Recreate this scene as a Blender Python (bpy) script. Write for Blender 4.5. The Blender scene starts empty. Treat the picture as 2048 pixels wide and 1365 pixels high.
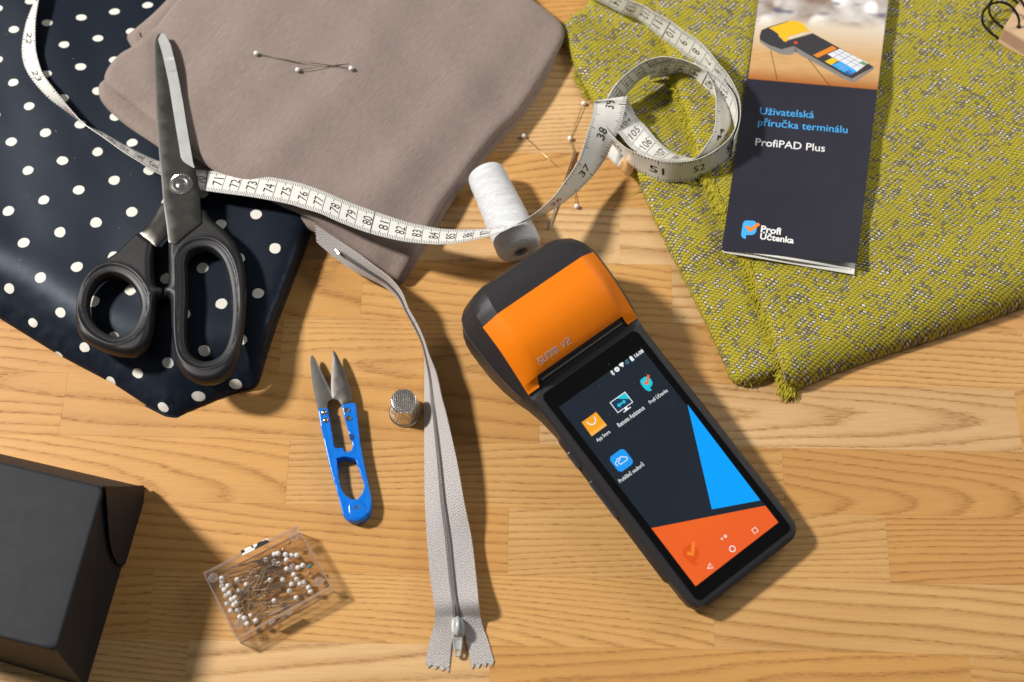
import bpy, bmesh, math, random
import numpy as np
from mathutils import Vector, Matrix
from mathutils.geometry import delaunay_2d_cdt

random.seed(7)
rng = np.random.default_rng(7)
S = bpy.context.scene
COL = S.collection
S.unit_settings.scale_length = 0.01          # one unit is a centimetre

# ------------------------------------------------------------------ camera
TILT, DIST, FPX = math.radians(24.0), 86.0, 2844.4
CAM = np.array([0.0, -DIST * math.sin(TILT), DIST * math.cos(TILT)])
FW = -CAM / np.linalg.norm(CAM)
RT = np.array([1.0, 0, 0])
UP = np.cross(RT, FW)
cd = bpy.data.cameras.new("camera")
cam = bpy.data.objects.new("camera", cd)
COL.objects.link(cam)
cam.location = CAM
cam.rotation_euler = (TILT, 0, 0)
cd.lens, cd.sensor_width = 50.0, 36.0
cd.clip_start, cd.clip_end = 1.0, 1000.0
cd.dof.use_dof = True
cd.dof.focus_distance = 84.0
cd.dof.aperture_fstop = 0.05
S.camera = cam

# ------------------------------------------------------------------ light
W = bpy.data.worlds.new("World")
S.world = W
W.use_nodes = True
bg = W.node_tree.nodes["Background"]
bg.inputs[0].default_value = (0.92, 0.96, 1.0, 1)
bg.inputs[1].default_value = 0.14


def area(name, loc, target, size, power, color, shape='DISK'):
    l = bpy.data.lights.new(name, 'AREA')
    l.shape, l.size, l.energy, l.color = shape, size, power, color
    o = bpy.data.objects.new(name, l)
    COL.objects.link(o)
    o.location = loc
    o.rotation_euler = (Vector(target) - Vector(loc)).to_track_quat('-Z', 'Y').to_euler()
    return o


area("key_lamp", (-150, 42, 150), (0, 0, 0), 24, 640000, (1.0, 0.968, 0.925))
area("side_softbox", (78, 48, 62), (14, 2, 0), 50, 38000, (1.0, 0.98, 0.95), 'SQUARE')

vs = S.view_settings
vs.view_transform, vs.look, vs.gamma, vs.exposure = 'Standard', 'None', 1.0, 0.0
S.display_settings.display_device = 'sRGB'
S.cycles.max_bounces = 8
S.cycles.transparent_max_bounces = 24
S.cycles.use_denoising = True


# ------------------------------------------------------------------ geometry helpers
def P(px, py, h=0.0):
    """point of the place that the photograph shows at this pixel, at height h above the table"""
    d = FW + RT * ((px - 1024) / FPX) + UP * ((682.5 - py) / FPX)
    return CAM + d * ((h - CAM[2]) / d[2])


def PX(lst, h=None):
    return [P(p[0], p[1], p[2] if h is None else h) for p in lst]


def props(o, label=None, cat=None, group=None, kind=None):
    if label: o["label"] = label
    if cat: o["category"] = cat
    if group: o["group"] = group
    if kind: o["kind"] = kind
    return o


def thing(name, loc, label, cat, group=None):
    o = bpy.data.objects.new(name, None)
    o.empty_display_size = 0.5
    COL.objects.link(o)
    o.location = loc
    return props(o, label, cat, group)


def link(name, me, mat, parent=None, smooth=True, auto=None):
    o = bpy.data.objects.new(name, me)
    COL.objects.link(o)
    mats = mat if isinstance(mat, (list, tuple)) else [mat]
    if not len(me.materials):
        for m in mats:
            me.materials.append(m)
    if smooth:
        me.polygons.foreach_set("use_smooth", [True] * len(me.polygons))
        if auto:
            try:
                me.set_sharp_from_angle(angle=math.radians(auto))
            except Exception:
                pass
    if parent:
        o.parent = parent
        w = parent
        off = Vector((0, 0, 0))
        while w:
            off += w.location
            w = w.parent
        o.location = -off
    return o


def mesh(name, verts, faces, mat, parent=None, smooth=True, auto=40, mi=None, uv=None):
    me = bpy.data.meshes.new(name)
    me.from_pydata([tuple(map(float, v)) for v in verts], [], [tuple(map(int, f)) for f in faces])
    if mi is not None:
        for m in mat:
            me.materials.append(m)
        me.polygons.foreach_set("material_index", list(map(int, mi)))
    if uv is not None:
        ul = me.uv_layers.new(name="UVMap")
        idx = np.zeros(len(me.loops), dtype=np.int32)
        me.loops.foreach_get("vertex_index", idx)
        ul.data.foreach_set("uv", np.asarray(uv, dtype=np.float32)[idx].ravel())
    me.update()
    return link(name, me, mat, parent, smooth, auto)


class MB:
    """collects boxes, tubes and sheets into one mesh"""

    def __init__(s):
        s.v, s.f, s.m = [], [], []

    def add(s, verts, faces, m=0):
        b = len(s.v)
        s.v += [tuple(map(float, v)) for v in verts]
        s.f += [tuple(int(i) + b for i in f) for f in faces]
        s.m += [m] * len(faces)

    def tube(s, path, r, n=8, m=0, cap=True, closed=False):
        path = [np.asarray(p, float) for p in path]
        k = len(path)
        rr = r if isinstance(r, (list, tuple)) else [r] * k
        vs_, up = [], None
        for i in range(k):
            if closed:
                t = path[(i + 1) % k] - path[i - 1]
            else:
                t = path[min(i + 1, k - 1)] - path[max(i - 1, 0)]
            t = t / (np.linalg.norm(t) + 1e-12)
            if up is None:
                up = np.array([0, 0, 1.0]) if abs(t[2]) < .9 else np.array([1.0, 0, 0])
            a = np.cross(t, up); a /= np.linalg.norm(a) + 1e-12
            up = np.cross(a, t)
            for j in range(n):
                th = 2 * math.pi * j / n
                vs_.append(path[i] + rr[i] * (a * math.cos(th) + up * math.sin(th)))
        fs = []
        for i in range(k if closed else k - 1):
            for j in range(n):
                a0, a1 = i * n + j, i * n + (j + 1) % n
                b0, b1 = ((i + 1) % k) * n + j, ((i + 1) % k) * n + (j + 1) % n
                fs.append((a0, a1, b1, b0))
        if cap and not closed:
            fs.append(tuple(range(n))[::-1]); fs.append(tuple((k - 1) * n + j for j in range(n)))
        s.add(vs_, fs, m)

    def hexa(s, c8, m=0):
        """8 corners: bottom loop then top loop, both counter-clockwise from above"""
        s.add(c8, [(3, 2, 1, 0), (4, 5, 6, 7), (0, 1, 5, 4), (1, 2, 6, 5), (2, 3, 7, 6), (3, 0, 4, 7)], m)

    def lathe(s, prof, base, axis, n=48, m=0, ref=None):
        base = np.asarray(base, float); ax = np.asarray(axis, float); ax /= np.linalg.norm(ax)
        a = np.cross(ax, [0, 0, 1.0] if abs(ax[2]) < .9 else [1.0, 0, 0]); a /= np.linalg.norm(a)
        b = np.cross(ax, a)
        vs_, fs = [], []
        for (r, h) in prof:
            for j in range(n):
                th = 2 * math.pi * j / n
                vs_.append(base + ax * h + r * (a * math.cos(th) + b * math.sin(th)))
        for i in range(len(prof) - 1):
            for j in range(n):
                fs.append((i * n + j, i * n + (j + 1) % n, (i + 1) * n + (j + 1) % n, (i + 1) * n + j))
        s.add(vs_, fs, m)

    def build(s, name, mat, parent=None, smooth=True, auto=40):
        mi = s.m if isinstance(mat, (list, tuple)) else None
        return mesh(name, s.v, s.f, mat, parent, smooth, auto, mi)


def catmull(pts, n, closed=False):
    pts = np.asarray(pts, float); k = len(pts); out = []
    rngk = range(k) if closed else range(k - 1)
    for i in rngk:
        if closed:
            p0, p1, p2, p3 = pts[i - 1], pts[i], pts[(i + 1) % k], pts[(i + 2) % k]
        else:
            p1, p2 = pts[i], pts[i + 1]
            p0 = pts[i - 1] if i else 2 * p1 - p2
            p3 = pts[i + 2] if i + 2 < k else 2 * p2 - p1
        for j in range(n):
            t = j / n
            out.append(.5 * ((2 * p1) + (-p0 + p2) * t + (2 * p0 - 5 * p1 + 4 * p2 - p3) * t * t + (-p0 + 3 * p1 - 3 * p2 + p3) * t ** 3))
    if not closed:
        out.append(pts[-1])
    return np.array(out)


def resample(pts, ds, closed=True):
    pts = np.asarray(pts, float)
    q = np.vstack([pts, pts[:1]]) if closed else pts
    L = np.r_[0, np.cumsum(np.linalg.norm(np.diff(q, axis=0), axis=1))]
    n = max(3, int(L[-1] / ds))
    t = np.linspace(0, L[-1], n, endpoint=not closed)
    return np.stack([np.interp(t, L, q[:, i]) for i in range(q.shape[1])], 1)


def chaikin(pts, it=2, f=.25):
    pts = np.asarray(pts, float)
    for _ in range(it):
        nx = np.roll(pts, -1, 0)
        pts = np.stack([pts * (1 - f) + nx * f, pts * f + nx * (1 - f)], 1).reshape(-1, pts.shape[1])
    return pts


def inside(p, poly):
    x, y = p[:, 0], p[:, 1]
    r = np.zeros(len(p), bool)
    a = poly; b = np.roll(poly, -1, 0)
    for (x0, y0), (x1, y1) in zip(a[:, :2], b[:, :2]):
        c = (y0 > y) != (y1 > y)
        if y1 != y0:
            r ^= c & (x < (x1 - x0) * (y - y0) / (y1 - y0) + x0)
    return r


def dist(p, line, closed=True):
    a = line[:, :2]; b = np.roll(a, -1, 0)
    if not closed:
        a, b = a[:-1], b[:-1]
    out = np.full(len(p), 1e9)
    for s0, s1 in zip(a, b):
        d = s1 - s0; l2 = d @ d + 1e-12
        t = np.clip(((p - s0) @ d) / l2, 0, 1)
        out = np.minimum(out, np.hypot(p[:, 0] - s0[0] - t * d[0], p[:, 1] - s0[1] - t * d[1]))
    return out


def triangulate(outer, holes, spacing, rings, edge_ds):
    """constrained triangulation of a shape with dense rows of points near its edges"""
    loops = [resample(np.asarray(o)[:, :2], edge_ds) for o in [outer] + list(holes)]
    pts, edges = [], []
    for lp in loops:
        b = len(pts)
        pts += list(lp); n = len(lp)
        edges += [(b + i, b + (i + 1) % n) for i in range(n)]
    bound = np.array(pts)

    def sd(p):
        d = np.full(len(p), 1e9)
        ins = inside(p, loops[0])
        for h in loops[1:]:
            ins &= ~inside(p, h)
        for lp in loops:
            d = np.minimum(d, dist(p, lp))
        return d, ins
    extra = []
    for d0 in rings:
        for lp in loops:
            t = np.roll(lp, -1, 0) - np.roll(lp, 1, 0)
            nn = np.stack([-t[:, 1], t[:, 0]], 1); nn /= np.linalg.norm(nn, axis=1)[:, None] + 1e-12
            for sg in (1, -1):
                q = lp + nn * d0 * sg
                d, ins = sd(q)
                extra.append(q[ins & (d > d0 * .9)])
    mn, mx = bound.min(0), bound.max(0)
    gx, gy = np.meshgrid(np.arange(mn[0], mx[0], spacing), np.arange(mn[1], mx[1], spacing * .866))
    gx[1::2] += spacing / 2
    g = np.stack([gx.ravel(), gy.ravel()], 1) + rng.uniform(-.12, .12, (gx.size, 2)) * spacing
    d, ins = sd(g)
    extra.append(g[ins & (d > (max(rings) if rings else 0) + spacing * .45)])
    allp = np.vstack([bound] + extra)
    r = delaunay_2d_cdt([Vector(p) for p in allp], edges, [], 0, 1e-6)
    v = np.array([(p.x, p.y) for p in r[0]]); f = [tuple(q) for q in r[2]]
    c = np.array([v[list(q)].mean(0) for q in f])
    ins = inside(c, loops[0])
    for h in loops[1:]:
        ins &= ~inside(c, h)
    f = [q for q, k in zip(f, ins) if k]
    used = sorted({i for q in f for i in q}); mp = {i: k for k, i in enumerate(used)}
    v = v[used]; f = [tuple(mp[i] for i in q) for q in f]
    f = [q if ((v[q[1]] - v[q[0]])[0] * (v[q[2]] - v[q[0]])[1] - (v[q[1]] - v[q[0]])[1] * (v[q[2]] - v[q[0]])[0]) > 0 else q[::-1] for q in f]
    d = np.minimum.reduce([dist(v, lp) for lp in loops])
    cnt = {}
    for q in f:
        for i in range(len(q)):
            cnt[(q[i], q[(i + 1) % len(q)])] = 1
    bedges = [(a, b) for (a, b) in cnt if (b, a) not in cnt]
    return v, f, d, bedges


def plate(name, outer, holes, ztop, zbot, mat, parent, spacing=.3, rings=(.05, .12), edge_ds=.15, auto=35, uvf=None, relax=0):
    """closed solid: ztop(v,d) and zbot(v,d) give the two skins, side walls close it"""
    v, f, d, be = triangulate(outer, holes, spacing, rings, edge_ds)
    zt, zb = ztop(v, d), zbot(v, d)
    if relax:
        e = np.array([(q[i], q[(i + 1) % len(q)]) for q in f for i in range(len(q))])
        free = d > .02; cnt_ = np.bincount(e[:, 0], minlength=len(v)) + np.bincount(e[:, 1], minlength=len(v))
        for _ in range(relax):
            sm = np.bincount(e[:, 0], zt[e[:, 1]], len(v)) + np.bincount(e[:, 1], zt[e[:, 0]], len(v))
            zt = np.where(free, .4 * zt + .6 * sm / np.maximum(cnt_, 1), zt)
        zb = np.minimum(zb, zt - .01)
    n = len(v)
    V = np.vstack([np.c_[v, zt], np.c_[v, zb]])
    F = list(f) + [tuple(i + n for i in q[::-1]) for q in f] + [(b, a, a + n, b + n) for a, b in be]
    uv = None
    if uvf is not None:
        u = uvf(v, d); uv = np.vstack([u, u])
    return mesh(name, V, F, mat, parent, True, auto, uv=uv)


def quarter(d, r):
    return np.sqrt(np.clip(1 - (1 - np.clip(d / r, 0, 1)) ** 2, 0, 1))


def idw(v, ctrl, p=2.5):
    c = np.array([P(*k) for k in ctrl]); z = c[:, 2]
    w = 1 / (np.linalg.norm(v[:, None, :2] - c[None, :, :2], axis=2) ** p + 1e-3)
    return (w * z).sum(1) / w.sum(1)


_txt = {}


def glyphs(s, size=1.0, bold=0.0, xs=1.0):
    """2D triangles of a word, centred on its own box"""
    key = (s, bold)
    if key not in _txt:
        c = bpy.data.curves.new("t", 'FONT'); c.body = s; c.resolution_u = 3; c.offset = bold; c.size = 1.0
        o = bpy.data.objects.new("t", c); COL.objects.link(o)
        dg = bpy.context.evaluated_depsgraph_get()
        me = bpy.data.meshes.new_from_object(o.evaluated_get(dg))
        v = np.array([(q.co.x, q.co.y) for q in me.vertices]).reshape(-1, 2)
        f = [tuple(q.vertices) for q in me.polygons]
        bpy.data.objects.remove(o); bpy.data.curves.remove(c); bpy.data.meshes.remove(me)
        _txt[key] = (v, f)
    v, f = _txt[key]
    mn, mx = v.min(0), v.max(0)
    return (v - (mn + mx) / 2) * size * np.array([xs, 1]), f, (mx - mn) * size * np.array([xs, 1])


def glyphs_fit(s, width, height=None, bold=0.0):
    v, f, sz = glyphs(s, 1.0, bold)
    k = np.array([width / sz[0], (height / sz[1]) if height else width / sz[0]])
    return v * k, f


# ------------------------------------------------------------------ material helpers
class NT:
    def __init__(s, name):
        s.mat = bpy.data.materials.new(name); s.mat.use_nodes = True
        s.t = s.mat.node_tree; s.b = s.t.nodes["Principled BSDF"]; s.out = s.t.nodes["Material Output"]

    def n(s, typ, ins=None, **kw):
        q = s.t.nodes.new(typ)
        for k, v in kw.items():
            setattr(q, k, v)
        for k, v in (ins or {}).items():
            s.set(q.inputs[k], v)
        return q

    def set(s, sock, v):
        if isinstance(v, bpy.types.NodeSocket): s.t.links.new(v, sock)
        elif isinstance(v, bpy.types.Node): s.t.links.new(v.outputs[0], sock)
        else: sock.default_value = v

    def m(s, op, a, b=None, c=None):
        i = {0: a}
        if b is not None: i[1] = b
        if c is not None: i[2] = c
        return s.n('ShaderNodeMath', i, operation=op).outputs[0]

    def vm(s, op, a, b=None):
        q = s.n('ShaderNodeVectorMath', {0: a}, operation=op)
        if b is not None: s.set(q.inputs[1], b)
        return q.outputs[0]

    def noise(s, co, scale=1.0, detail=3, rough=.5, out=0, dist=0.0):
        q = s.n('ShaderNodeTexNoise', {'Vector': co, 'Scale': scale, 'Detail': detail, 'Roughness': rough, 'Distortion': dist})
        return q.outputs[out]

    def mix(s, fac, a, b, blend='MIX'):
        q = s.n('ShaderNodeMix', data_type='RGBA', blend_type=blend)
        s.set(q.inputs[0], fac); s.set(q.inputs[6], a); s.set(q.inputs[7], b)
        return q.outputs[2]

    def ramp(s, fac, stops, interp='LINEAR'):
        q = s.n('ShaderNodeValToRGB', {0: fac}); r = q.color_ramp; r.interpolation = interp
        while len(r.elements) < len(stops): r.elements.new(.5)
        for e, (p, c) in zip(r.elements, stops):
            e.position = p; e.color = c if len(c) == 4 else (*c, 1)
        return q.outputs[0]

    def mr(s, v, a, b, c=0.0, d=1.0):
        q = s.n('ShaderNodeMapRange', {0: v, 1: a, 2: b, 3: c, 4: d}); q.clamp = True
        return q.outputs[0]

    def bump(s, h, strength=.3, dist=.02):
        q = s.n('ShaderNodeBump', {'Height': h, 'Strength': strength, 'Distance': dist})
        s.t.links.new(q.outputs[0], s.b.inputs['Normal']); return q

    def pr(s, **kw):
        for k, v in kw.items():
            s.set(s.b.inputs[k.replace('_', ' ')], v)
        return s


def c4(r, g, b):
    return (r, g, b, 1)


def hexc(h):
    v = [int(h[i:i + 2], 16) / 255 for i in (0, 2, 4)]
    return tuple(x / 12.92 if x <= .04045 else ((x + .055) / 1.055) ** 2.4 for x in v) + (1,)


def plain(name, col, rough=.5, metal=0.0, spec=.5, emit=None, es=0.0, var=.06, bump=0.0, scale=8):
    k = NT(name)
    co = k.n('ShaderNodeTexCoord').outputs['Object']
    nz = k.noise(co, scale * .22, 4)
    if var:
        k.pr(Base_Color=k.mix(1.0, col, k.mix(nz, c4(1 - var, 1 - var, 1 - var), c4(1 + var, 1 + var, 1 + var)), 'MULTIPLY'))
    else:
        k.pr(Base_Color=col)
    k.pr(Roughness=k.mr(nz, .3, .7, max(0, rough - .03), min(1, rough + .03)), Metallic=metal, Specular_IOR_Level=spec)
    if bump:
        k.bump(k.noise(co, scale * 14, 2), bump, .01)
    if emit:
        k.pr(Emission_Color=emit, Emission_Strength=es)
    return k.mat


# ---- wood
def wood_material():
    k = NT("ash_wood")
    co = k.n('ShaderNodeTexCoord').outputs['Object']
    oi = k.n('ShaderNodeObjectInfo').outputs['Random']
    r1 = k.n('ShaderNodeTexWhiteNoise', {'W': oi}, noise_dimensions='1D').outputs['Color']
    rx = k.n('ShaderNodeSeparateXYZ', {0: r1})
    r2 = k.n('ShaderNodeTexWhiteNoise', {'W': k.m('ADD', oi, 3.7)}, noise_dimensions='1D').outputs['Color']
    ry = k.n('ShaderNodeSeparateXYZ', {0: r2})
    p = k.vm('ADD', co, k.vm('MULTIPLY', r1, (97.0, 53.0, 31.0)))
    xyz = k.n('ShaderNodeSeparateXYZ', {0: co})
    low = k.noise(k.vm('MULTIPLY', p, (.035, .16, .2)), 1.0, 2)
    mid = k.noise(k.vm('MULTIPLY', p, (.12, .7, .9)), 1.0, 3)
    fine = k.noise(k.vm('MULTIPLY', p, (2.2, 13, 13)), 1.0, 4, .7)
    y0 = k.m('MULTIPLY', k.m('SUBTRACT', rx.outputs[0], .5), 11.0)
    yy = k.m('ADD', k.m('SUBTRACT', xyz.outputs[1], y0), k.m('MULTIPLY', k.m('SUBTRACT', low, .5), 2.2))
    tilt = k.m('MULTIPLY', k.m('SUBTRACT', rx.outputs[2], .5), .22)
    zz = k.m('ADD', k.m('ADD', 1.2, k.m('MULTIPLY', rx.outputs[1], 5.0)), k.m('MULTIPLY', xyz.outputs[0], tilt))
    zz = k.m('ADD', zz, k.m('MULTIPLY', k.m('SUBTRACT', mid, .5), .34))
    R = k.m('SQRT', k.m('ADD', k.m('MULTIPLY', yy, yy), k.m('MULTIPLY', zz, zz)))
    R = k.m('ADD', R, k.m('MULTIPLY', k.m('SUBTRACT', fine, .5), .17))
    fr = k.m('ADD', 1.4, k.m('MULTIPLY', k.m('POWER', ry.outputs[0], 1.4), 3.0))
    ring = k.m('FRACT', k.m('MULTIPLY', R, fr))
    band = k.ramp(ring, [(0, (.0, .0, .0)), (.38, (.10, .10, .10)), (.64, (.55, .55, .55)), (.76, (1, 1, 1)), (.86, (.45, .45, .45)), (.95, (0, 0, 0))])
    # open pores: short dark dashes gathered along the ring lines
    pore = k.noise(k.vm('MULTIPLY', p, (1.7, 26, 26)), 1.0, 2, .6)
    pore2 = k.noise(k.vm('MULTIPLY', p, (.5, 30, 30)), 1.0, 2, .6)
    pm = k.m('MULTIPLY', k.mr(pore, .50, .66), k.mr(band, .25, .9))
    fib = k.mr(pore2, .35, .75)
    light = k.ramp(ry.outputs[1], [(0, hexc("e2bd8a")), (.4, hexc("dcac6a")), (.7, hexc("d6a15c")), (1, hexc("d09a56"))])
    light = k.mix(k.mr(low, .3, .7), light, k.mix(.5, light, hexc("bb8a50")))
    dark = k.mix(ry.outputs[2], hexc("9c6426"), hexc("ac7634"))
    c = k.mix(k.m('MULTIPLY', band, k.mr(mid, .3, .7, .34, .66)), light, dark)
    c = k.mix(k.m('MULTIPLY', pm, .7), c, hexc("6e421c"))
    c = k.mix(k.m('MULTIPLY', fib, .34), c, hexc("a06c34"))
    k.pr(Base_Color=c, Roughness=k.mr(fine, .2, .8, .42, .58), Specular_IOR_Level=.35)
    h = k.m('SUBTRACT', k.m('MULTIPLY', fib, -.25), k.m('ADD', k.m('MULTIPLY', pm, 1.0), k.m('MULTIPLY', band, .25)))
    k.bump(h, .5, .016)
    return k.mat


WOOD = wood_material()


# ---- polka dot satin: flat printed dots laid out in the cloth's own coordinates
def satin_material(A, B, O, rad):
    k = NT("polka_dot_satin")
    uv = k.n('ShaderNodeTexCoord').outputs['UV']
    wob = k.noise(uv, 1.2, 2, out=1)
    uvw = k.vm('ADD', uv, k.vm('MULTIPLY', k.vm('SUBTRACT', wob, (.5, .5, .5)), (.16, .16, 0)))
    s = k.n('ShaderNodeSeparateXYZ', {0: uvw})
    x = k.m('SUBTRACT', s.outputs[0], float(O[0])); y = k.m('SUBTRACT', s.outputs[1], float(O[1]))
    det = float(A[0] * B[1] - A[1] * B[0])
    i = k.m('ADD', k.m('MULTIPLY', x, float(B[1]) / det), k.m('MULTIPLY', y, -float(B[0]) / det))
    j = k.m('ADD', k.m('MULTIPLY', x, -float(A[1]) / det), k.m('MULTIPLY', y, float(A[0]) / det))
    fi = k.m('SUBTRACT', k.m('FRACT', k.m('ADD', i, .5)), .5)
    fj = k.m('SUBTRACT', k.m('FRACT', k.m('ADD', j, .5)), .5)
    dx = k.m('ADD', k.m('MULTIPLY', fi, float(A[0])), k.m('MULTIPLY', fj, float(B[0])))
    dy = k.m('ADD', k.m('MULTIPLY', fi, float(A[1])), k.m('MULTIPLY', fj, float(B[1])))
    d = k.m('SQRT', k.m('ADD', k.m('MULTIPLY', dx, dx), k.m('MULTIPLY', dy, dy)))
    d = k.m('ADD', d, k.m('MULTIPLY', k.m('SUBTRACT', k.noise(uv, 22, 2), .5), .03))
    dot = k.mr(d, rad + .012, rad - .012)
    wv = k.noise(k.vm('MULTIPLY', uv, (16, 60, 1)), 1.0, 2)
    navy = k.mix(wv, hexc("0a101a"), hexc("101824"))
    k.pr(Base_Color=k.mix(dot, navy, k.mix(wv, hexc("d6d2c6"), hexc("e6e2d6"))),
         Roughness=k.m('ADD', k.m('MULTIPLY', dot, .1), .46), Specular_IOR_Level=.30, Specular_Tint=c4(.75, .85, 1), Sheen_Weight=.03, Sheen_Roughness=.4,
         Sheen_Tint=c4(.5, .6, .9))
    k.bump(k.noise(k.vm('MULTIPLY', uv, (45, 45, 1)), 1.0, 2), .10, .01)
    return k.mat


def jersey_material():
    k = NT("taupe_jersey")
    co = k.n('ShaderNodeTexCoord').outputs['Object']
    rot = k.n('ShaderNodeMapping', {'Vector': co, 'Rotation': (0, 0, math.radians(34))})
    a = k.noise(k.vm('MULTIPLY', rot.outputs[0], (18, 1.6, 3)), 1.0, 4, .7)
    b = k.noise(k.vm('MULTIPLY', rot.outputs[0], (2.2, .5, 2)), 1.0, 4, .6)
    ff = k.noise(co, 15, 3, .7)
    s = k.n('ShaderNodeSeparateXYZ', {0: rot.outputs[0]})
    rib = k.m('SINE', k.m('ADD', k.m('MULTIPLY', s.outputs[0], 34.0), k.m('MULTIPLY', b, 2.0)))
    c = k.mix(k.mr(a, .3, .7), hexc("7d6e67"), hexc("98887f"))
    c = k.mix(k.m('MULTIPLY', k.mr(b, .35, .7), .35), c, hexc("8f7f78"))
    c = k.mix(k.m('MULTIPLY', k.mr(k.noise(k.vm('MULTIPLY', rot.outputs[0], (14, 1.2, 8)), 1.0, 3), .62, .74), .3), c, hexc("b3a398"))
    k.pr(Base_Color=c, Roughness=.85, Specular_IOR_Level=.2, Sheen_Weight=.25, Sheen_Roughness=.5, Sheen_Tint=c4(1, .93, .88))
    k.bump(k.m('ADD', k.m('ADD', k.m('MULTIPLY', rib, .06), k.m('MULTIPLY', a, .6)), k.m('MULTIPLY', ff, .9)), .55, .035)
    return k.mat


def tweed_material():
    k = NT("olive_boucle")
    co = k.n('ShaderNodeTexCoord').outputs['Object']
    wob = k.n('ShaderNodeTexNoise', {'Vector': co, 'Scale': .55, 'Detail': 2}).outputs[1]
    p0 = k.vm('ADD', co, k.vm('MULTIPLY', wob, (.5, .5, 0)))
    rot = k.n('ShaderNodeMapping', {'Vector': p0, 'Rotation': (0, 0, math.radians(22))}).outputs[0]
    # twill rows: each yarn float is one rounded cell, every row stepped a third along
    jit = k.noise(co, 9.0, 2, out=1)
    rj = k.n('ShaderNodeSeparateXYZ', {0: k.vm('ADD', rot, k.vm('MULTIPLY', k.vm('SUBTRACT', jit, (.5, .5, .5)), (.10, .08, 0)))})
    vv = k.m('DIVIDE', rj.outputs[1], .175)
    row = k.m('FLOOR', vv)
    uu = k.m('SUBTRACT', k.m('DIVIDE', rj.outputs[0], .26), k.m('MULTIPLY', row, .31))
    fu = k.m('SUBTRACT', k.m('FRACT', uu), .5); fv = k.m('SUBTRACT', k.m('FRACT', vv), .5)
    dcell = k.m('SQRT', k.m('ADD', k.m('MULTIPLY', fu, fu), k.m('MULTIPLY', fv, fv)))
    ids = k.n('ShaderNodeCombineXYZ', {0: k.m('FLOOR', uu), 1: row})
    wn = k.n('ShaderNodeTexWhiteNoise', {'Vector': ids}, noise_dimensions='2D')
    ccell = k.n('ShaderNodeSeparateXYZ', {0: wn.outputs['Color']})
    # stray silver yarn, gathered in slanting streaks
    st = k.n('ShaderNodeMapping', {'Vector': p0, 'Rotation': (0, 0, math.radians(-42))}).outputs[0]
    streak = k.noise(k.vm('MULTIPLY', st, (.55, 1.5, 1)), 1.0, 3, .6)
    th = k.mr(streak, .36, .62, .04, .62)
    fl = k.m('LESS_THAN', ccell.outputs[0], th)
    yarn = k.noise(k.vm('MULTIPLY', rot, (20, 40, 20)), 1.0, 3)
    ol = k.mix(yarn, hexc("a09222"), hexc("d4c53e"))
    ol = k.mix(k.m('MULTIPLY', ccell.outputs[1], .4), ol, hexc("a8991c"))
    gap = k.mr(dcell, .38, .58)
    ol = k.mix(k.m('MULTIPLY', gap, .8), ol, hexc("3a3612"))
    core = k.mr(dcell, .40, .24)
    silver = k.mix(ccell.outputs[2], hexc("7a7068"), hexc("e4dbd2"))
    fm = k.m('MULTIPLY', fl, core)
    ring = k.m('MULTIPLY', fl, k.m('SUBTRACT', 1.0, core))
    c = k.mix(k.m('MULTIPLY', ring, .75), ol, hexc("39352a"))
    c = k.mix(fm, c, silver)
    k.pr(Base_Color=c, Roughness=k.m('SUBTRACT', .85, k.m('MULTIPLY', fm, .45)), Specular_IOR_Level=.35, Metallic=0.0,
         Sheen_Weight=.2, Sheen_Tint=c4(.9, .9, .4))
    h = k.m('ADD', k.m('MULTIPLY', k.m('SUBTRACT', 1.0, dcell), 1.0), k.m('MULTIPLY', yarn, .35))
    k.bump(h, 1.0, .08)
    return k.mat


TAUPE = jersey_material()
OLIVE = tweed_material()
OLIVE_YARN = plain("olive_yarn", hexc("b2a62c"), .85, var=.25, scale=6)

# ================================================================== TABLE
ang = math.atan2(P(1427, 1300)[1] - P(373, 1280)[1], P(1427, 1300)[0] - P(373, 1280)[0])
ROW = P(1427, 1159)[1] - P(1427, 1300)[1]
origin = P(1427, 1300)
mb = MB()
mb.hexa([(-52, -36, -3.5), (56, -36, -3.5), (56, 42, -3.5), (-52, 42, -3.5), (-52, -36, -.6), (56, -36, -.6), (56, 42, -.6), (-52, 42, -.6)])
table = mb.build("table", plain("table_core", hexc("7a5228"), .7))
props(table, "light ash butcher block table top of glued wooden staves", kind="structure")


def in_row(px, py):
    q = P(px, py) - origin
    x = q[0] * math.cos(-ang) - q[1] * math.sin(-ang); y = q[0] * math.sin(-ang) + q[1] * math.cos(-ang)
    return x, y


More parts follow.
